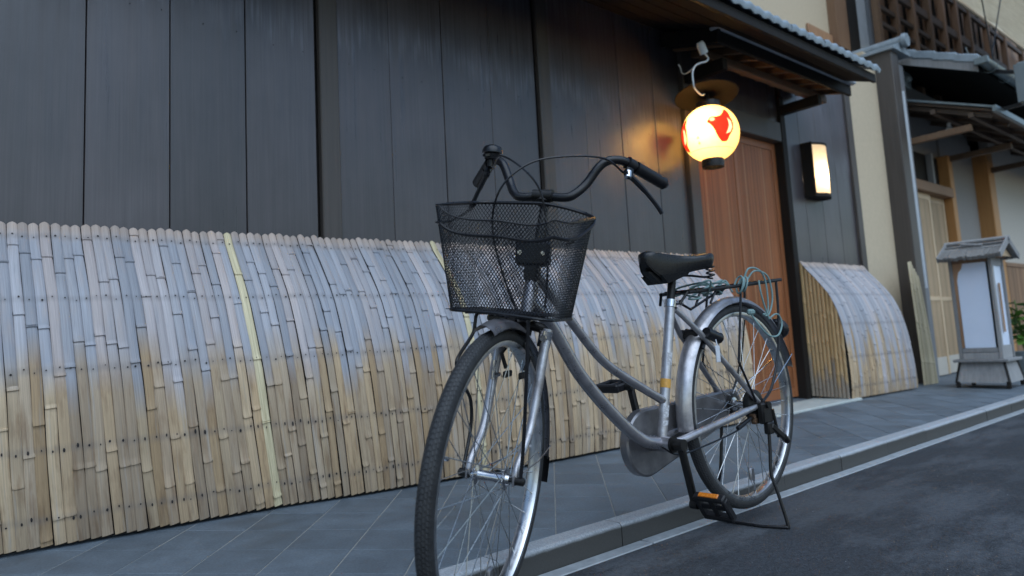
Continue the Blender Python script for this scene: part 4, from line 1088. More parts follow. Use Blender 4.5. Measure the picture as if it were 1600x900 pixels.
# ------------------------------------------------------------------ bicycle (local frame: x to the rear, y to the wall, z up; origin under the rear axle)
YAW = R_(1.6)
BK = thing('bicycle', (2.18, 1.352, 0), 'silver step-through bicycle with black wire front basket parked at the kerb', 'bicycle', rz=YAW)
def bp(name, mb_, mats, parent=None, kind=None, smooth=True, ang=40):
    return obj(name, mb_, mats, parent or BK, kind, smooth, True, ang)
HA = R_(73); STEER = R_(27)
S0 = Vector((-.87, 0, .984)); SAX = Vector((math.cos(HA), 0, math.sin(HA)))
RS = Matrix.Rotation(STEER, 3, SAX)
def fr(p): return S0 + RS @ (Vector(p) - S0)
def axis_pt(z): return Vector((-.87 - (.984 - z) / math.tan(HA), 0, z))
RIM, TYR = .301, .328
FA = Vector((-1.131, 0, .328)); RA = Vector((0, 0, .377))

def make_wheel(center, rot, front):
    """wheel mesh is the rim; tyre, hub, spokes and valve are its sub-parts"""
    q = MB()
    prof = [(RIM - .001, -.0165), (RIM + .002, -.0155), (RIM - .004, -.0125), (RIM - .006, 0), (RIM - .004, .0125), (RIM + .002, .0155), (RIM - .001, .0165), (RIM - .010, .0155), (RIM - .013, .010), (RIM - .0145, 0), (RIM - .013, -.010), (RIM - .010, -.0155)]
    q.lathe(prof, (0, 0, 0), (0, 1, 0), 96, closed_prof=True)
    wh = obj('wheel', q, 'alu', BK, local=True); wh.location = center
    wh.rotation_mode = 'QUATERNION'; wh.rotation_quaternion = rot.to_quaternion()
    q = MB(); prof = []; rc = .0185; cc = RIM + .0085
    for i in range(25):
        a = R_(lerp(-232, 52, i / 24)) ; prof.append((cc + rc * math.sin(-a) * 1.0 if False else cc + rc * math.cos(a + math.pi / 2) * 1.0, rc * .98 * math.sin(a + math.pi / 2)))
    prof = []
    for i in range(25):
        a = R_(lerp(-142, 142, i / 24)); prof.append((cc + rc * math.cos(a), rc * .98 * math.sin(a)))
    q.lathe(prof, (0, 0, 0), (0, 1, 0), 120, uv=True); obj('tyre', q, 'tyre', wh, local=True, ang=80)
    fl = .033 if front else .03; hr = .019 if front else .024
    q = MB()
    q.lathe([(0, -fl - .012), (.011, -fl - .012), (.013, -fl - .004), (hr + .004, -fl - .003), (hr + .004, -fl), (.0125, -fl + .004), (.011, 0), (.0125, fl - .004), (hr + .004, fl), (hr + .004, fl + .003), (.013, fl + .004), (.011, fl + .012), (0, fl + .012)], (0, 0, 0), (0, 1, 0), 24)
    hub = obj('hub', q, 'chrome', wh, local=True)
    q = MB(); ends = .078 if front else .085
    q.tube([(0, -ends, 0), (0, ends, 0)], .0048, 8)
    for s in (-1, 1):
        q.tube([(0, s * .052, 0), (0, s * .060, 0)], .0105, 6); q.tube([(0, s * .060, 0), (0, s * (ends - .002), 0), (0, s * (ends + .001), 0)], [.0095, .0095, .006], 12)
    obj('axle', q, 'dark_steel', wh, local=True)
    # crossed spokes
    protos = {}
    for k in range(36):
        side = 1 if k % 2 else -1; lead = 1 if (k // 2) % 2 else -1
        key = (side, lead); th = 2 * math.pi * k / 36
        if key not in protos:
            q = MB(); off = lead * R_(62)
            p0 = Vector((hr * math.cos(off), side * (fl + .0015), hr * math.sin(off))); p1 = Vector((RIM - .0135, side * .004, 0)); d = (p1 - p0).normalized()
            q.tube([p0 - Vector((0, side * .003, 0)), p0, p1 - d * .013], .00115, 5); q.tube([p1 - d * .014, p1 + d * .001], .0021, 6)
            protos[key] = q.mesh('spoke', 'spoke', (0, 0, 0))
        o = bpy.data.objects.new('spoke', protos[key]); col.objects.link(o); o.parent = wh; o.rotation_euler = (0, -th, 0)
    q = MB(); q.tube([(RIM - .013, 0, .0), (RIM - .05, 0, .0)], .003, 6); q.tube([(RIM - .05, 0, .0), (RIM - .058, 0, 0)], .0045, 6)
    va = obj('valve', q, 'chrome', wh, local=True); va.rotation_euler = (0, R_(200 if front else 70), 0)
    # clear spoke reflector
    q = MB(); q.box((.205, -.006, -.013), (.248, .006, .013), 0, .005)
    rf_ = obj('spoke_reflector', q, 'case_grey', wh, local=True); rf_.rotation_euler = (0, R_(84 if front else 72), 0)
    return wh
fw = make_wheel(fr(FA), RS, True)
rw = make_wheel(RA, Matrix.Rotation(R_(13), 3, 'Y'), False)

# frame
BBc = Vector((-.455, 0, .309)); SEAT_T = Vector((-.360, 0, .703)); sdir = (SEAT_T - BBc).normalized()
HL = axis_pt(.668); HT = axis_pt(.812)
q = MB(); q.tube([HL, HT], .0175, 18); q.tube([HL - SAX * .008, HL + SAX * .006], .021, 18); q.tube([HT - SAX * .006, HT + SAX * .010], .021, 18)
q.tube(smooth_path([axis_pt(.716), (-.880, 0, .655), (-.786, 0, .529), (-.657, 0, .409), (-.545, 0, .332), BBc], 6), .0172, 18)
q.tube([BBc + Vector((0, -.036, 0)), BBc + Vector((0, .036, 0))], .022, 20)
frame = bp('frame', q, 'grey_paint')
q = MB(); q.tube(smooth_path([axis_pt(.79), (-.812, 0, .672), (-.693, 0, .560), (-.575, 0, .495), BBc + sdir * .120], 6), .0122, 16); bp('top_tube', q, 'grey_paint', frame)
q = MB(); q.tube([BBc, SEAT_T + sdir * .012], .0148, 18); bp('seat_tube', q, 'silver', frame)
q = MB(); q.tube([BBc + Vector((0, -.037, 0)), BBc + Vector((0, -.0425, 0))], .0225, 20); q.tube([BBc + Vector((0, -.0424, 0)), BBc + Vector((0, -.058, 0))], .016, 16); bp('bearing_cup', q, 'dark_steel', frame)
q = MB(); a = BBc + sdir * .158; q.tube([a, a + sdir * .026], .0154, 18, caps=False); bp('orange_band', q, 'sticker', frame)
for t0, t1 in ((.052, .066), (.075, .108), (.225, .262)):
    q = MB(); n = 5; rows = []
    for i in range(n + 1):
        ang_ = lerp(-2.5, -.8, i / n); dv = Vector((math.cos(ang_), math.sin(ang_), 0))
        rows.append([BBc + sdir * t0 + dv * .0153, BBc + sdir * t1 + dv * .0153])
    q.grid(rows); bp('worn_label', q, 'label_grey', frame)
for s in (-1, 1):
    q = MB(); q.tube([SEAT_T + Vector((.006, s * .012, -.012)), Vector((-.27, s * .036, .617)), Vector((-.02, s * .060, .397)), RA + Vector((.002, s * .062, .006))], [.0085, .0085, .0085, .006], 12); bp('seat_stay', q, 'silver' if s < 0 else 'grey_paint', frame)
    q = MB(); q.tube([BBc + Vector((.012, s * .026, .002)), BBc + Vector((.06, s * .038, .008)), Vector((-.10, s * .060, .363)), RA + Vector((.0, s * .063, -.002))], [.010, .0115, .0115, .007], 12); bp('chain_stay', q, 'silver' if s < 0 else 'grey_paint', frame)
    q = MB(); q.box((-.022, s * .058 - .003, .352), (.03, s * .058 + .003, .395), 0, .003); bp('dropout', q, 'dark_steel', frame)
# seat clamp, post, saddle
q = MB(); q.tube([SEAT_T - sdir * .006, SEAT_T + sdir * .016], .0185, 18); q.tube([SEAT_T + Vector((.018, -.02, .006)), SEAT_T + Vector((.018, .026, .006))], .0065, 8); q.sphere(SEAT_T + Vector((.020, -.024, .006)), .009, 8, 6); bp('seat_clamp', q, 'chrome', frame)
q = MB(); q.tube([SEAT_T, SEAT_T + sdir * .118], .0125, 16); bp('seat_post', q, 'dark_steel')
sec = [(-.482, .006, .848, .842), (-.477, .020, .857, .818), (-.462, .029, .862, .800), (-.44, .036, .860, .785), (-.40, .046, .856, .782), (-.36, .060, .853, .790), (-.32, .082, .852, .800), (-.285, .100, .856, .806), (-.262, .106, .861, .808), (-.243, .101, .862, .812), (-.230, .085, .858, .820), (-.224, .05, .848, .832)]
q = MB(); rows = []
for a, hw, zt, zb in sec:
    hw *= .93; r = []
    for i in range(21):
        t = lerp(-1, 1, i / 20); y = hw * math.sin(t * math.pi / 2 * 1.0) * 1.0
        yy = t; e = abs(t)
        if e < .62: z = zt - .006 * (e / .62) ** 2 - (.004 * (1 - e) if hw > .08 else 0); y = hw * (e / .62) * .93 * (1 if t > 0 else -1)
        else:
            k = (e - .62) / .38; y = hw * (.93 + .07 * math.sin(k * math.pi)) * (1 if t > 0 else -1) * (1 - .10 * k); z = lerp(zt - .006, zb, k ** 1.1)
        r.append((a, y, z))
    rows.append(r)
q.grid(rows); 
b = len(q.v); r2 = [[(a, lerp(-hw, hw, i / 4) * .85, zb + .004) for i in range(5)] for a, hw, zt, zb in sec]; q.grid([x[::-1] for x in r2])
q.face(list(range(21))[::-1]); q.face([11 * 21 + i for i in range(21)])
sad = bp('saddle', q, 'leather', ang=60)
q = MB(); q.prism([(-.475, -.012, .80), (-.43, -.018, .768), (-.39, -.03, .782), (-.36, -.04, .80)], (0, .024, 0)); q.prism([(-.44, -.034, .79), (-.415, -.038, .765), (-.33, -.05, .79), (-.33, -.06, .802)], (0, .075, 0)); bp('saddle_skirt', q, 'leather', sad)
q = MB()
top = SEAT_T + sdir * .108
q.tube([top + Vector((0, -.03, .002)), top + Vector((0, .03, .002))], .014, 12); q.box((top.x - .02, -.026, top.z - .012), (top.x + .034, .026, top.z + .014), 0, .006)
for s in (-1, 1):
    q.tube(smooth_path([(-.43, s * .016, .790), (-.34, s * .022, .790), (-.29, s * .035, .790), (-.245, s * .055, .785), (-.225, s * .07, .790)], 4), .0036, 6)
    hel = [(-.235 + .0125 * math.cos(i * .8), s * .068 + .0125 * math.sin(i * .8), .780 + i * .0016) for i in range(30)]
    q.tube(hel, .0028, 5)
bp('saddle_spring', q, 'metal_black', sad)
# fork (steered)
q = MB(); cr = axis_pt(.655)
q.tube([axis_pt(.63), axis_pt(.668)], .019, 16); q.tube(smooth_path([cr + Vector((0, -.056, -.02)), cr + Vector((0, -.045, -.002)), cr + Vector((0, 0, .004)), cr + Vector((0, .045, -.002)), cr + Vector((0, .056, -.02))], 4), .0125, 12); q.xf(fr); fork = bp('fork', q, 'dark_steel')
for s in (-1, 1):
    q = MB(); pts = [cr + Vector((0, s * .057, -.005)), axis_pt(.60) + Vector((-.002, s * .058, 0)), axis_pt(.50) + Vector((-.004, s * .058, 0)), axis_pt(.42) + Vector((-.014, s * .057, 0)), FA + Vector((.012, s * .056, .03)), FA + Vector((-.001, s * .056, -.002))]
    P = smooth_path(pts, 5); n = len(P); q.tube(P, [lerp(.0135, .0075, min(1, i / n * 1.1)) for i in range(n)], 14); q.box((FA.x - .012, s * .056 - .0025, FA.z - .012), (FA.x + .012, s * .056 + .0025, FA.z + .014), 0, .003); q.xf(fr); bp('blade', q, 'silver', fork)
    q = MB(); c_ = axis_pt(.628) + Vector((0, s * .057, 0)); q.tube([c_ + Vector((-.0, -s * .004, -.018)), c_ + Vector((.002, 0, .02))], .0165, 12); q.tube([c_ + Vector((-.02, 0, .004)), c_ + Vector((-.012, 0, .004))], .008, 8); q.xf(fr); bp('blade_collar', q, 'chrome', fork)
# rim brake at the fork and cable stub
q = MB()
for s in (-1, 1):
    q.tube([axis_pt(.60) + Vector((-.03, s * .018, .018)), axis_pt(.60) + Vector((-.035, s * .036, -.01)), axis_pt(.60) + Vector((-.03, s * .024, -.045))], .005, 8); q.box((-1.04, s * .0195 - .004, .535), (-.995, s * .0195 + .004, .55), 0, .002)
q.tube([axis_pt(.62) + Vector((-.05, -.03, .02)), axis_pt(.62) + Vector((-.05, .03, .02))], .004, 8); q.xf(fr); bp('rim_brake', q, 'dark_steel', fork)
q = MB(); c_ = axis_pt(.54) + Vector((.0, .043, 0)); q.box((c_.x - .045, c_.y - .004, c_.z - .006), (c_.x - .004, c_.y + .004, c_.z + .004), 0, .002); q.tube([(c_.x - .045, c_.y, c_.z - .01), (c_.x - .04, c_.y, c_.z + .035)], .006, 8); q.xf(fr); bp('lamp_mount', q, 'chrome', fork)
# mudguards: arched pressed steel
def guard(center, r, a0, a1, wd, xform=None, n=48, dome=.016):
    q = MB(); rows = []; K = 10
    for i in range(n + 1):
        a = R_(lerp(a0, a1, i / n)); rows.append([])
        for k in range(K + 1):
            t = lerp(-1, 1, k / K); rr_ = r + dome * (1 - t * t) if abs(t) < .98 else r - .004
            rows[-1].append(center + Vector((rr_ * math.cos(a), t * wd / 2, rr_ * math.sin(a))))
    q.grid(rows)
    inn = [[p - (p - center).normalized() * .0018 for p in r_] for r_ in rows]; q.grid([r_[::-1] for r_ in inn])
    if xform: q.xf(xform)
    return q
rg = bp('mudguard', guard(RA, .338, 17, 188, .056), 'silver', ang=60)
fg = bp('mudguard', guard(FA, .334, -4, 106, .052, fr), 'grey_paint', ang=60)
q = guard(FA, .3325, -14, -3, .058, fr, 6); bp('mud_flap', q, 'black_plastic', fg)
q = MB()
for s in (-1, 1): q.tube([FA + Vector((0, s * .052, 0)), FA + Vector((.20, s * .040, .0)), FA + Vector((.335, s * .027, .012))], .0022, 6)
q.xf(fr); bp('stay', q, 'chrome', fg)
q = MB()
for s in (-1, 1): q.tube([RA + Vector((0, s * .066, 0)), RA + Vector((.319, s * .027, .147))], .0024, 6)
bp('stay', q, 'chrome', rg)
# chain case: flat pressed cover round sprocket and chain
def hull(c0, r0, c1, r1, n=18):
    d = (c1 - c0); L = d.length; ang0 = math.atan2(d.z, d.x); k = math.acos((r0 - r1) / L); pts = []
    for i in range(n + 1):
        a = ang0 + k + (2 * math.pi - 2 * k) * i / n; pts.append((c0.x + r0 * math.cos(a), c0.z + r0 * math.sin(a)))
    for i in range(n + 1):
        a = ang0 - k + 2 * k * i / n; pts.append((c1.x + r1 * math.cos(a), c1.z + r1 * math.sin(a)))
    return pts
q = MB(); rings = []
for (y, ins) in ((.036, .006), (.040, .0), (.062, .0), (.068, .005), (.068, .016), (.064, .022)):
    rings.append([(x, y, z) for x, z in hull(BBc + Vector((-.014, 0, .002)), .095 - ins, RA + Vector((.012, 0, .002)), .046 - ins)])
for a, b_ in zip(rings, rings[1:]):
    n = len(a); b0 = len(q.v); q.v += a + b_
    for i in range(n): j = (i + 1) % n; q.face((b0 + i, b0 + j, b0 + n + j, b0 + n + i))
b0 = len(q.v); q.v += rings[0]; q.face([b0 + i for i in range(len(rings[0]))]); b0 = len(q.v); q.v += rings[-1]; q.face([b0 + i for i in range(len(rings[-1]))][::-1])
cc = bp('chain_case', q, 'case_grey', ang=50)
# cranks and pedals
def crank(s, ang_):
    e = BBc + Vector((.165 * math.cos(ang_), s * .078, .165 * math.sin(ang_))); c0 = BBc + Vector((0, s * .064, 0))
    q = MB(); q.beam(c0, e, .014, .024, 0, up=(0, 1, 0), ch=.004)
    q.tube([c0 + Vector((0, -.012, 0)), c0 + Vector((0, .012, 0))], .0165, 14); q.tube([e + Vector((0, -.011, 0)), e + Vector((0, .011, 0))], .013, 12); q.tube([BBc + Vector((0, s * .034, 0)), c0], .008, 8)
    cr_ = bp('crank', q, 'dark_steel')
    p = MB(); pc = e + Vector((0, s * .062, 0))
    p.tube([e, e + Vector((0, s * .105, 0))], .007, 8)
    fl_ = []
    tl = R_(-52 if s < 0 else 8)
    def T(v): 
        v = v - pc; return pc + Vector((v.x * math.cos(tl) - v.z * math.sin(tl), v.y, v.x * math.sin(tl) + v.z * math.cos(tl)))
    for sx in (-1, 1): p.box((pc.x + sx * .036 - .008, pc.y - .047, pc.z - .012), (pc.x + sx * .036 + .008, pc.y + .047, pc.z + .012), 0, .004)
    for sy in (-1, 1): p.box((pc.x - .034, pc.y + sy * .042 - .007, pc.z - .011), (pc.x + .034, pc.y + sy * .042 + .007, pc.z + .011), 0, .004)
    p.box((pc.x - .034, pc.y - .008, pc.z - .008), (pc.x + .034, pc.y + .008, pc.z + .008), 0, .003)
    p.xf(T); ped = bp('pedal', p, 'black_plastic', cr_)
    for sx in ((-1, 1) if s < 0 else ()):
        r = MB(); r.box((pc.x + sx * .0445 - .0025, pc.y - .030, pc.z - .007), (pc.x + sx * .0445 + .0025, pc.y + .030, pc.z + .0075), 0, .0015); r.xf(T)
        bp('pedal_reflector', r, 'amber', cr_)
    return cr_
crank(-1, R_(-81)); crank(1, R_(99))
# rear band brake, sprocket and hub nuts
q = MB(); q.lathe([(0, -.058), (.030, -.057), (.046, -.050), (.049, -.040), (.049, -.030), (0, -.030)], RA, (0, 1, 0), 28); bb_ = bp('band_brake', q, 'dark_steel')
q = MB(); q.tube([RA + Vector((-.02, -.056, -.028)), RA + Vector((-.13, -.052, -.06))], .006, 8); q.tube(smooth_path([RA + Vector((-.03, -.055, -.03)), RA + Vector((-.12, -.052, -.065)), RA + Vector((-.3, -.045, -.09)), BBc + Vector((.02, -.04, -.03)), BBc + Vector((-.05, -.035, .0))], 4), .0026, 6); bp('brake_cable', q, 'metal_black', bb_)
q = MB(); q.box((-.035, -.062, .318), (.01, -.046, .335), 0, .002); q.tube([(-.03, -.054, .325), (-.03, -.054, .345)], .008, 8); q.tube([(-.045, -.066, .345), (-.045, -.05, .345)], .007, 8); bp('brake_arm', q, 'rust', bb_)
q = MB(); q.lathe([(.012, .028), (.034, .029), (.037, .031), (.034, .033), (.012, .034)], RA, (0, 1, 0), 24); bp('sprocket', q, 'dark_steel')
# two-legged parking stand
q = MB(); q.box((-.028, -.088, .318), (.034, -.064, .385), 0, .006); q.tube([RA + Vector((0, -.062, 0)), RA + Vector((0, -.095, 0))], .011, 10); q.box((-.012, -.094, .285), (.026, -.074, .322), 0, .004); stand = bp('stand', q, 'dark_steel')
q = MB(); q.box((-.028, .066, .318), (.034, .086, .385), 0, .006); bp('stand_bracket', q, 'dark_steel', stand)
for s in (-1, 1):
    q = MB(); q.tube(smooth_path([(.004, s * .084, .325), (-.006, s * .087, .24), (-.018, s * .090, .165), (-.016, s * .105, .11), (-.014, s * .128, .014), (-.018, s * .124, .0075), (-.024, s * .11, .0065)], 5), .0054, 10); bp('leg', q, 'metal_black', stand)
q = MB(); q.tube([(-.024, -.11, .0068), (-.045, -.06, .0068), (-.05, .06, .0068), (-.024, .11, .0068)], .0045, 10); bp('foot_bar', q, 'metal_black', stand)
q = MB(); q.beam((.008, -.090, .312), (.085, -.094, .262), .014, .020, 0, ch=.004); q.tube([(.078, -.094, .268), (.098, -.094, .252)], .0105, 10); bp('kick_lever', q, 'dark_steel', stand)
q = MB(); q.tube([(.03, -.088, .36), (.052, -.090, .27)], .0055, 8); bp('stand_spring', q, 'dark_steel', stand)
# frame lock with key tag behind the seat tube
LKc = Vector((-.218, -.040, .602))
q = MB(); q.tube([LKc + Vector((-.035, -.006, .014)), LKc + Vector((.028, -.012, -.006))], .017, 14); q.tube([LKc + Vector((.026, -.012, -.004)), LKc + Vector((.036, -.013, -.008))], [.017, .011], 14)
pts = [RA + Vector((.318 * math.cos(R_(a)) , -.03, .318 * math.sin(R_(a)))) for a in range(128, 145, 3)]
q.tube(pts, .006, 8); q.tube([LKc + Vector((-.02, 0, 0)), LKc + Vector((-.02, .075, .02))], .010, 10); q.box((-.265, -.02, .60), (-.225, .05, .628), 0, .006); lk = bp('frame_lock', q, 'metal_black')
q = MB(); q.box((-.236, -.066, .525), (-.214, -.062, .575), 0, .0015); q.tube([(-.225, -.064, .575), (-.224, -.06, .594)], .002, 6); bp('key_tag', q, 'white_tag', lk)
# rear carrier
q = MB()
for s in (-1, 1):
    q.tube(smooth_path([(-.335, s * .05, .738), (-.10, s * .062, .757), (.12, s * .062, .776), (.228, s * .058, .786)], 5), .0058, 10)
for a in (-.30, -.16, .0, .14): 
    z = .741 + (a + .335) * .082; q.tube([(a, -.058, z), (a, .058, z)], .0048, 8)
q.tube([(-.33, 0, .738), (.225, 0, .786)], .0042, 8); q.tube([(.228, -.058, .786), (.228, .058, .786)], .0055, 10)
for s in (-1, 1): q.tube([(-.335, s * .048, .740), (-.362, s * .035, .705)], .0045, 8)
rack = bp('rack', q, 'dark_steel')
for s in (-1, 1):
    q = MB(); q.tube(smooth_path([(.19, s * .060, .780), (.182, s * .063, .70), (.165, s * .066, .62), (.135, s * .068, .52), (.075, s * .068, .425), (.01, s * .068, .385)], 5), .0046, 8); bp('rack_strut', q, 'metal_black', rack)
    q = MB(); q.tube([(-.05, s * .061, .762), (-.065, s * .063, .70), (-.11, s * .065, .52), (-.03, s * .067, .39)], .0040, 8); bp('rack_strut', q, 'metal_black', rack)
q = MB(); q.tube([SEAT_T + Vector((.015, -.025, .004)), (-.30, -.03, .688), (-.20, -.035, .725), (-.13, -.05, .752)], .0042, 8); q.tube([(-.27, -.05, .742), (-.30, -.05, .70)], .004, 6); q.tube([(-.18, -.05, .75), (-.22, -.05, .705)], .004, 6); bp('rack_link', q, 'metal_black', rack)
# rear reflector
q = MB(); cR = RA + Vector((.368 * math.cos(R_(40)), 0, .368 * math.sin(R_(40)))); nr = Vector((math.cos(R_(22)), 0, math.sin(R_(22))))
q.lathe([(0, -.008), (.034, -.008), (.038, 0), (.038, .014), (.034, .018), (0, .018)], cR, nr, 24); rr0 = bp('rear_reflector', q, 'metal_black')
q = MB(); q.lathe([(.034, .0182), (.020, .022), (0, .0235)], cR, nr, 24); bp('reflector_lens', q, 'red_ref', rr0)

# handlebar (steered)
q = MB(); BAR = [(.0, -.02, -.001), (.06, -.024, -.004), (.083, -.014, .008), (.104, .008, .036), (.126, .022, .076), (.143, .034, .096), (.165, .048, .104), (.190, .068, .101), (.225, .110, .084), (.262, .158, .066), (.271, .170, .061)]
half = [Vector((S0.x + b_, -l, S0.z + u)) for l, b_, u in BAR]
full = [Vector((p.x, -p.y, p.z)) for p in half[::-1]] + half[1:]
q.tube(smooth_path(full, 5), .0115, 16); q.xf(fr); hb = bp('handlebar', q, 'metal_black')
q = MB(); q.tube([axis_pt(.815), axis_pt(.975)], .0115, 16); q.tube([axis_pt(.965) + Vector((-.018, 0, 0)), axis_pt(.985) + Vector((-.012, 0, 0))], .019, 16)
q.tube([S0 + Vector((-.022, -.026, 0)), S0 + Vector((-.022, .026, 0))], .0165, 16); q.tube([axis_pt(.985), axis_pt(.995)], [.011, .006], 10); q.tube([axis_pt(.812), axis_pt(.83)], .019, 16); q.xf(fr); bp('stem', q, 'dark_steel', hb)
for s in (1, -1):
    Pm = [Vector((p.x, p.y * s, p.z)) for p in half]
    g0 = Pm[7].lerp(Pm[8], .55); g1 = Pm[10]; gd = (g1 - g0).normalized()
    q = MB(); n = 14; pts = [g0.lerp(g1 + gd * .006, i / n) for i in range(n + 1)]
    q.tube(pts, [.0165 if i in (0,) else (.0158 + .0009 * (i % 2)) for i in range(n)] + [.011], 16); q.xf(fr); bp('grip', q, 'black_plastic', hb)
    c_ = Pm[7].lerp(Pm[8], .22)
    q = MB(); q.tube([c_ - gd * .011, c_ + gd * .011], .0165, 14); q.xf(fr); cl = bp('brake_clamp', q, 'black_plastic', hb)
    fwd_ = Vector((-.75, -.35 * s, -.56)).normalized() if False else (Vector((-.45, 0, -.9)) - gd * gd.dot(Vector((-.45, 0, -.9)))).normalized()
    piv = c_ + fwd_ * .030 - gd * .004
    q = MB(); q.beam(c_ + fwd_ * .010, piv + fwd_ * .012, .016, .022, 0, up=gd, ch=.004); q.tube(smooth_path([piv - gd * .012, piv + gd * .02 + fwd_ * .008, piv + gd * .065 + fwd_ * .024, piv + gd * .105 + fwd_ * .044, piv + gd * .128 + fwd_ * .060], 4), [.0075] * 8 + [.0062] * 9, 8); q.xf(fr); bp('brake_lever', q, 'metal_black', cl)
    if s == 1:
        q = MB(); q.tube([piv - fwd_ * .006, piv + fwd_ * .012], .010, 10); q.xf(fr); bp('lever_pivot', q, 'chrome', cl)
# bell on the far side
c_ = Vector((S0.x + .052, .180, S0.z + .118)); up = Vector((0, 0, 1))
q = MB(); q.lathe([(0, .030), (.012, .0295), (.022, .025), (.0275, .016), (.028, .008), (.026, .006), (0, .006)], c_, up, 24); q.lathe([(0, -.012), (.020, -.010), (.023, .004), (0, .005)], c_, up, 20); q.tube([c_ + Vector((0, 0, -.012)), c_ + Vector((0, 0, -.03))], .012, 10); q.beam(c_ + Vector((-.02, .0, .0)), c_ + Vector((-.040, .006, -.006)), .010, .006); q.xf(fr); bp('bell', q, 'metal_black', hb)
# brake and gear cables
def cable(pts, name='brake_cable', r=.0028, steer=True):
    q = MB(); q.tube(smooth_path(pts, 8), r, 6)
    if steer: q.xf(fr)
    return bp(name, q, 'metal_black', hb)
cx = S0.x; cz_ = S0.z
cable([(cx + .068, -.188, cz_ + .070), (cx + .0, -.15, cz_ + .098), (cx - .07, -.08, cz_ + .092), (cx - .13, .0, cz_ + .065), (cx - .16, .06, cz_ - .0), (cx - .14, .085, cz_ - .09), (cx - .12, .06, cz_ - .20), (cx - .10, .02, cz_ - .30), (cx - .10, -.005, cz_ - .345)])
cable([(cx + .03, .165, cz_ + .085), (cx - .05, .11, cz_ + .098), (cx - .085, .03, cz_ + .055), (cx - .075, -.012, cz_ - .0), (cx - .06, -.03, cz_ - .10), (cx - .04, -.03, cz_ - .22), (cx - .02, -.02, cz_ - .30)])
# ------------------------------------------------------------------ wire basket on the front
def rrect(cxx, cyy, hx, hy, r, n=7):
    pts = []
    for sx, sy, a0 in ((1, 1, 0), (-1, 1, 90), (-1, -1, 180), (1, -1, 270)):
        for i in range(n):
            a = R_(a0 + 90 * i / (n - 1)); pts.append((cxx + sx * (hx - r) + r * math.cos(a), cyy + sy * (hy - r) + r * math.sin(a)))
    return pts
def ring_at(t):
    """t 0 bottom .. 1 top"""
    c = lerp(-1.062, -1.072, t); hx = lerp(.100, .135, t); hy = lerp(.122, .158, t); r = lerp(.035, .045, t); return rrect(c, 0, hx, hy, r, 9)
def dense(pts, n):
    d = [0.0]; P = pts + [pts[0]]
    for a, b in zip(P, P[1:]): d.append(d[-1] + math.dist(a, b))
    out = []
    for i in range(n):
        s_ = d[-1] * i / n; k = max(j for j in range(len(d)) if d[j] <= s_ + 1e-9); k = min(k, len(P) - 2); t = (s_ - d[k]) / max(1e-9, d[k + 1] - d[k]); out.append((lerp(P[k][0], P[k + 1][0], t), lerp(P[k][1], P[k + 1][1], t)))
    return out
ZB0 = .690
def ztop_at(x, y):
    # rear rim high, front rim dips in the middle
    fx = max(0, min(1, (-1.075 - x) / .13)); dip = .050 * fx * max(0, 1 - (abs(y) / .135) ** 4)
    return lerp(.960, .915, max(0, min(1, (-.935 - x) / .30))) - dip * .62 - .034 * max(0, min(1, -y / .158)) ** 1.6
NPER = 228
rim = [(x, y, ztop_at(x, y)) for x, y in dense(ring_at(1), NPER)]
bot = [(x, y, ZB0 - .008 * max(0, -y / .12)) for x, y in dense(ring_at(0), NPER)]
q = MB(); q.tube(rim, [lerp(.0044, .0018, max(0, min(1, (-1.10 - p[0]) / .05))) for p in rim], 8, closed=True); q.tube(bot, .0042, 8, closed=True)
mid = [(lerp(b_[0], a[0], .80) - .001 if True else 0, lerp(b_[1], a[1], .80), lerp(b_[2], a[2], .80) + .012) for a, b_ in zip(rim, bot)]
lowr = []
for (x, y, z), (bx_, by_, bz_) in zip(rim, bot):
    f = max(0, min(1, (-.96 - x) / .14)); t = lerp(1.0, .83, f ** .6); lowr.append((lerp(bx_, x, t) , lerp(by_, y, t), lerp(bz_, z, t) + .0))
q.tube([Vector(p) + (Vector((p[0] + 1.08, p[1], 0)).normalized() * .004) for p in lowr], .0036, 6, closed=True)
for y in (-.07, 0, .07): q.tube([(-1.165, y, ZB0 - .004), (-.96, y, ZB0 - .004)], .003, 6)
q.xf(fr); bask = bp('basket', q, 'metal_black')
q = MB(); NV = 40; N2 = NPER
def node(i, j):
    i %= N2; t = j / NV; a = rim[i]; b_ = bot[i]; return Vector((lerp(b_[0], a[0], t), lerp(b_[1], a[1], t), lerp(b_[2], a[2], t)))
def strut(p0, p1, w_=.00084):
    d = p1 - p0; n1 = Vector((p0.x + 1.08, p0.y, 0)).normalized(); s1 = d.cross(n1).normalized() * w_; n1 = n1 * w_; b = len(q.v)
    for p in (p0, p1): q.v += [tuple(p + s1), tuple(p + n1), tuple(p - s1), tuple(p - n1)]
    for k in range(4): l = (k + 1) % 4; q.face((b + k, b + l, b + 4 + l, b + 4 + k))
for j in range(NV):
    for i in range(0, N2, 2):
        o = i + (j % 2); strut(node(o, j), node(o + 1, j + 1)); strut(node(o, j), node(o - 1, j + 1))
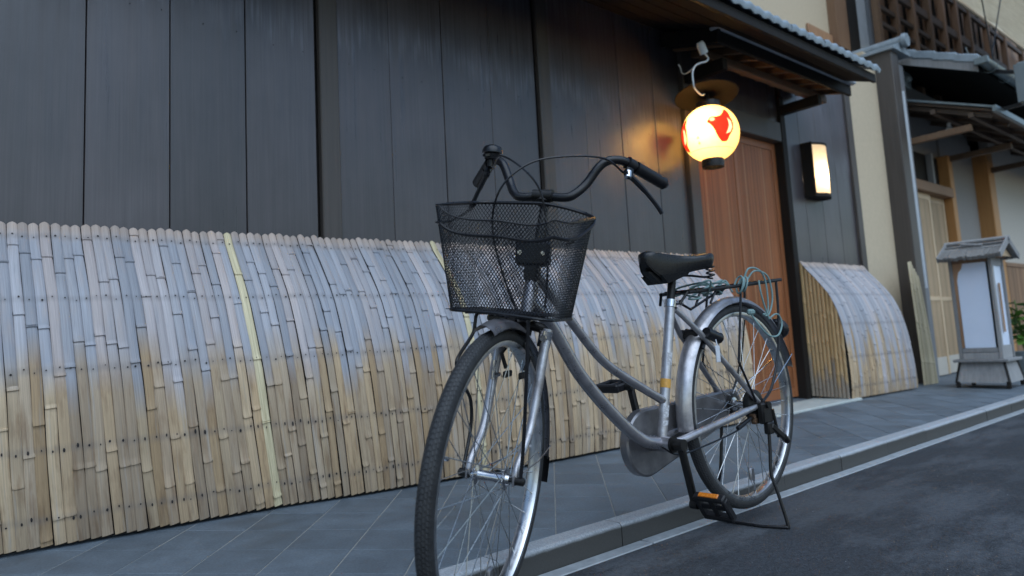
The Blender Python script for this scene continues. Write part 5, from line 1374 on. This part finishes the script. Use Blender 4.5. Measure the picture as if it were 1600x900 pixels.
# floor mesh
zf = ZB0 + .001
for i in range(-30, 31):
    for sgn in (1, -1):
        xs0, xs1 = -1.165, -.96; seg = []
        y0 = i * .008; y1 = y0 + sgn * (xs1 - xs0) * .62
        a = Vector((xs0, y0, zf)); b2 = Vector((xs1, y1, zf))
        # clip to the floor width
        if abs(y0) > .120 and abs(y1) > .120 and y0 * y1 > 0: continue
        t0, t1 = 0.0, 1.0
        for lim in (.1203, -.1203):
            if (y0 - lim) * (y1 - lim) < 0:
                t = (lim - y0) / (y1 - y0)
                if abs(y0) > .120 and (y0 * lim > 0): t0 = max(t0, t)
                elif abs(y1) > .120 and (y1 * lim > 0): t1 = min(t1, t)
        if t1 > t0: q.tube([a.lerp(b2, t0), a.lerp(b2, t1)], .0009, 4)
q.xf(fr); bp('wire_mesh', q, 'metal_black', bask, 'stuff', smooth=False)
# bracket behind the basket, block under it, support rods to the axle
q = MB(); q.box((-.955, -.045, .802), (-.925, .045, .866), 0, .008); q.box((-.955, -.018, .765), (-.93, .018, .806), 0, .004); q.box((-.93, -.016, .815), (-.885, .016, .84), 0, .004); q.xf(fr); bp('basket_bracket', q, 'metal_black', bask)
for yy, zz in ((-.03, .835), (.03, .835)):
    q = MB(); q.tube([(-.958, yy, zz), (-.952, yy, zz)], .006, 8); q.xf(fr); bp('bracket_bolt', q, 'chrome', bask)
q = MB(); q.box((-1.12, -.01, ZB0 - .022), (-1.06, .04, ZB0 - .005), 0, .005); q.box((-1.02, -.03, ZB0 - .018), (-.975, .03, ZB0 - .005), 0, .004); q.xf(fr); bp('clamp_block', q, 'metal_black', bask)
q = MB(); q.tube(smooth_path([(-1.06, -.075, .683), (-1.15, -.075, .681), (-1.156, -.076, .66), (-1.150, -.076, .55), (-1.138, -.074, .42), (-1.133, -.070, .332)], 5), .0042, 8); q.xf(fr); bp('support_rod', q, 'metal_black', bask)
q = MB(); q.tube(smooth_path([(-1.03, .075, .683), (-1.09, .075, .682), (-1.10, .075, .66), (-1.108, .076, .635), (-1.165, .077, .595), (-1.182, .077, .575), (-1.165, .077, .545), (-1.125, .076, .512), (-1.096, .075, .480), (-1.09, .074, .42), (-1.128, .070, .332)], 5), .0042, 8); q.xf(fr); bp('support_rod', q, 'metal_black', bask)

# ------------------------------------------------------------------ elastic cord tangled on the carrier
EC = thing('elastic_cord', (2.18, 1.352, .76), 'grey-green elastic cord tangled round the bicycle carrier', 'cord', rz=YAW)
rnd = random.Random(21); q = MB()
def cz2(a): return .741 + (a + .335) * .082 - .76
pts = []
for i in range(26):
    a = lerp(-.29, -.05, (i % 13) / 12) + rnd.uniform(-.02, .02); pts.append((a, rnd.uniform(-.075, .06), cz2(a) + rnd.choice((.012, -.012, .022, -.02)) + rnd.uniform(-.004, .004)))
q.tube(smooth_path(pts, 6), 0.0031, 7)
for (a, r, dz) in ((-.06, .035, .0), (-.03, .03, .005), (-.045, .026, -.004)):
    q.tube([(a + .012 * math.sin(i * .5), -.062 + r * .5 * math.cos(i * .42), cz2(a) + r * .8 * math.sin(i * .42)) for i in range(16)], 0.0031, 7)
q.tube(smooth_path([(-.03, -.06, cz2(-.03) + .01), (-.01, -.07, .055), (.04, -.075, .056), (.072, -.08, .03), (.08, -.082, -.03), (.075, -.08, -.085), (.045, -.078, -.095)], 7), 0.0031, 7)
q.tube(smooth_path([(-.01, -.06, cz2(0) + .008), (.02, -.072, .048), (.07, -.078, .045), (.098, -.084, .02), (.104, -.086, -.04), (.08, -.083, -.09), (.055, -.08, -.10)], 7), 0.0031, 7)
q.tube(smooth_path([(.045, -.074, cz2(.045) + .006), (.04, -.080, -.02), (.055, -.082, -.07), (.075, -.082, -.11)], 7), 0.0031, 7)
q.tube(smooth_path([(.02, -.045, -.085), (.03, -.07, -.13), (.075, -.078, -.165), (.135, -.078, -.165), (.175, -.074, -.13), (.17, -.070, -.10), (.14, -.070, -.095), (.09, -.074, -.11)], 7), 0.0031, 7)
obj('elastic', q, 'teal_cord', EC, local=True)
q = MB(); q.box((-.005, -.06, -.095), (.035, -.045, -.075), 0, .006); obj('plastic_hook', q, 'teal_cord', EC, local=True)
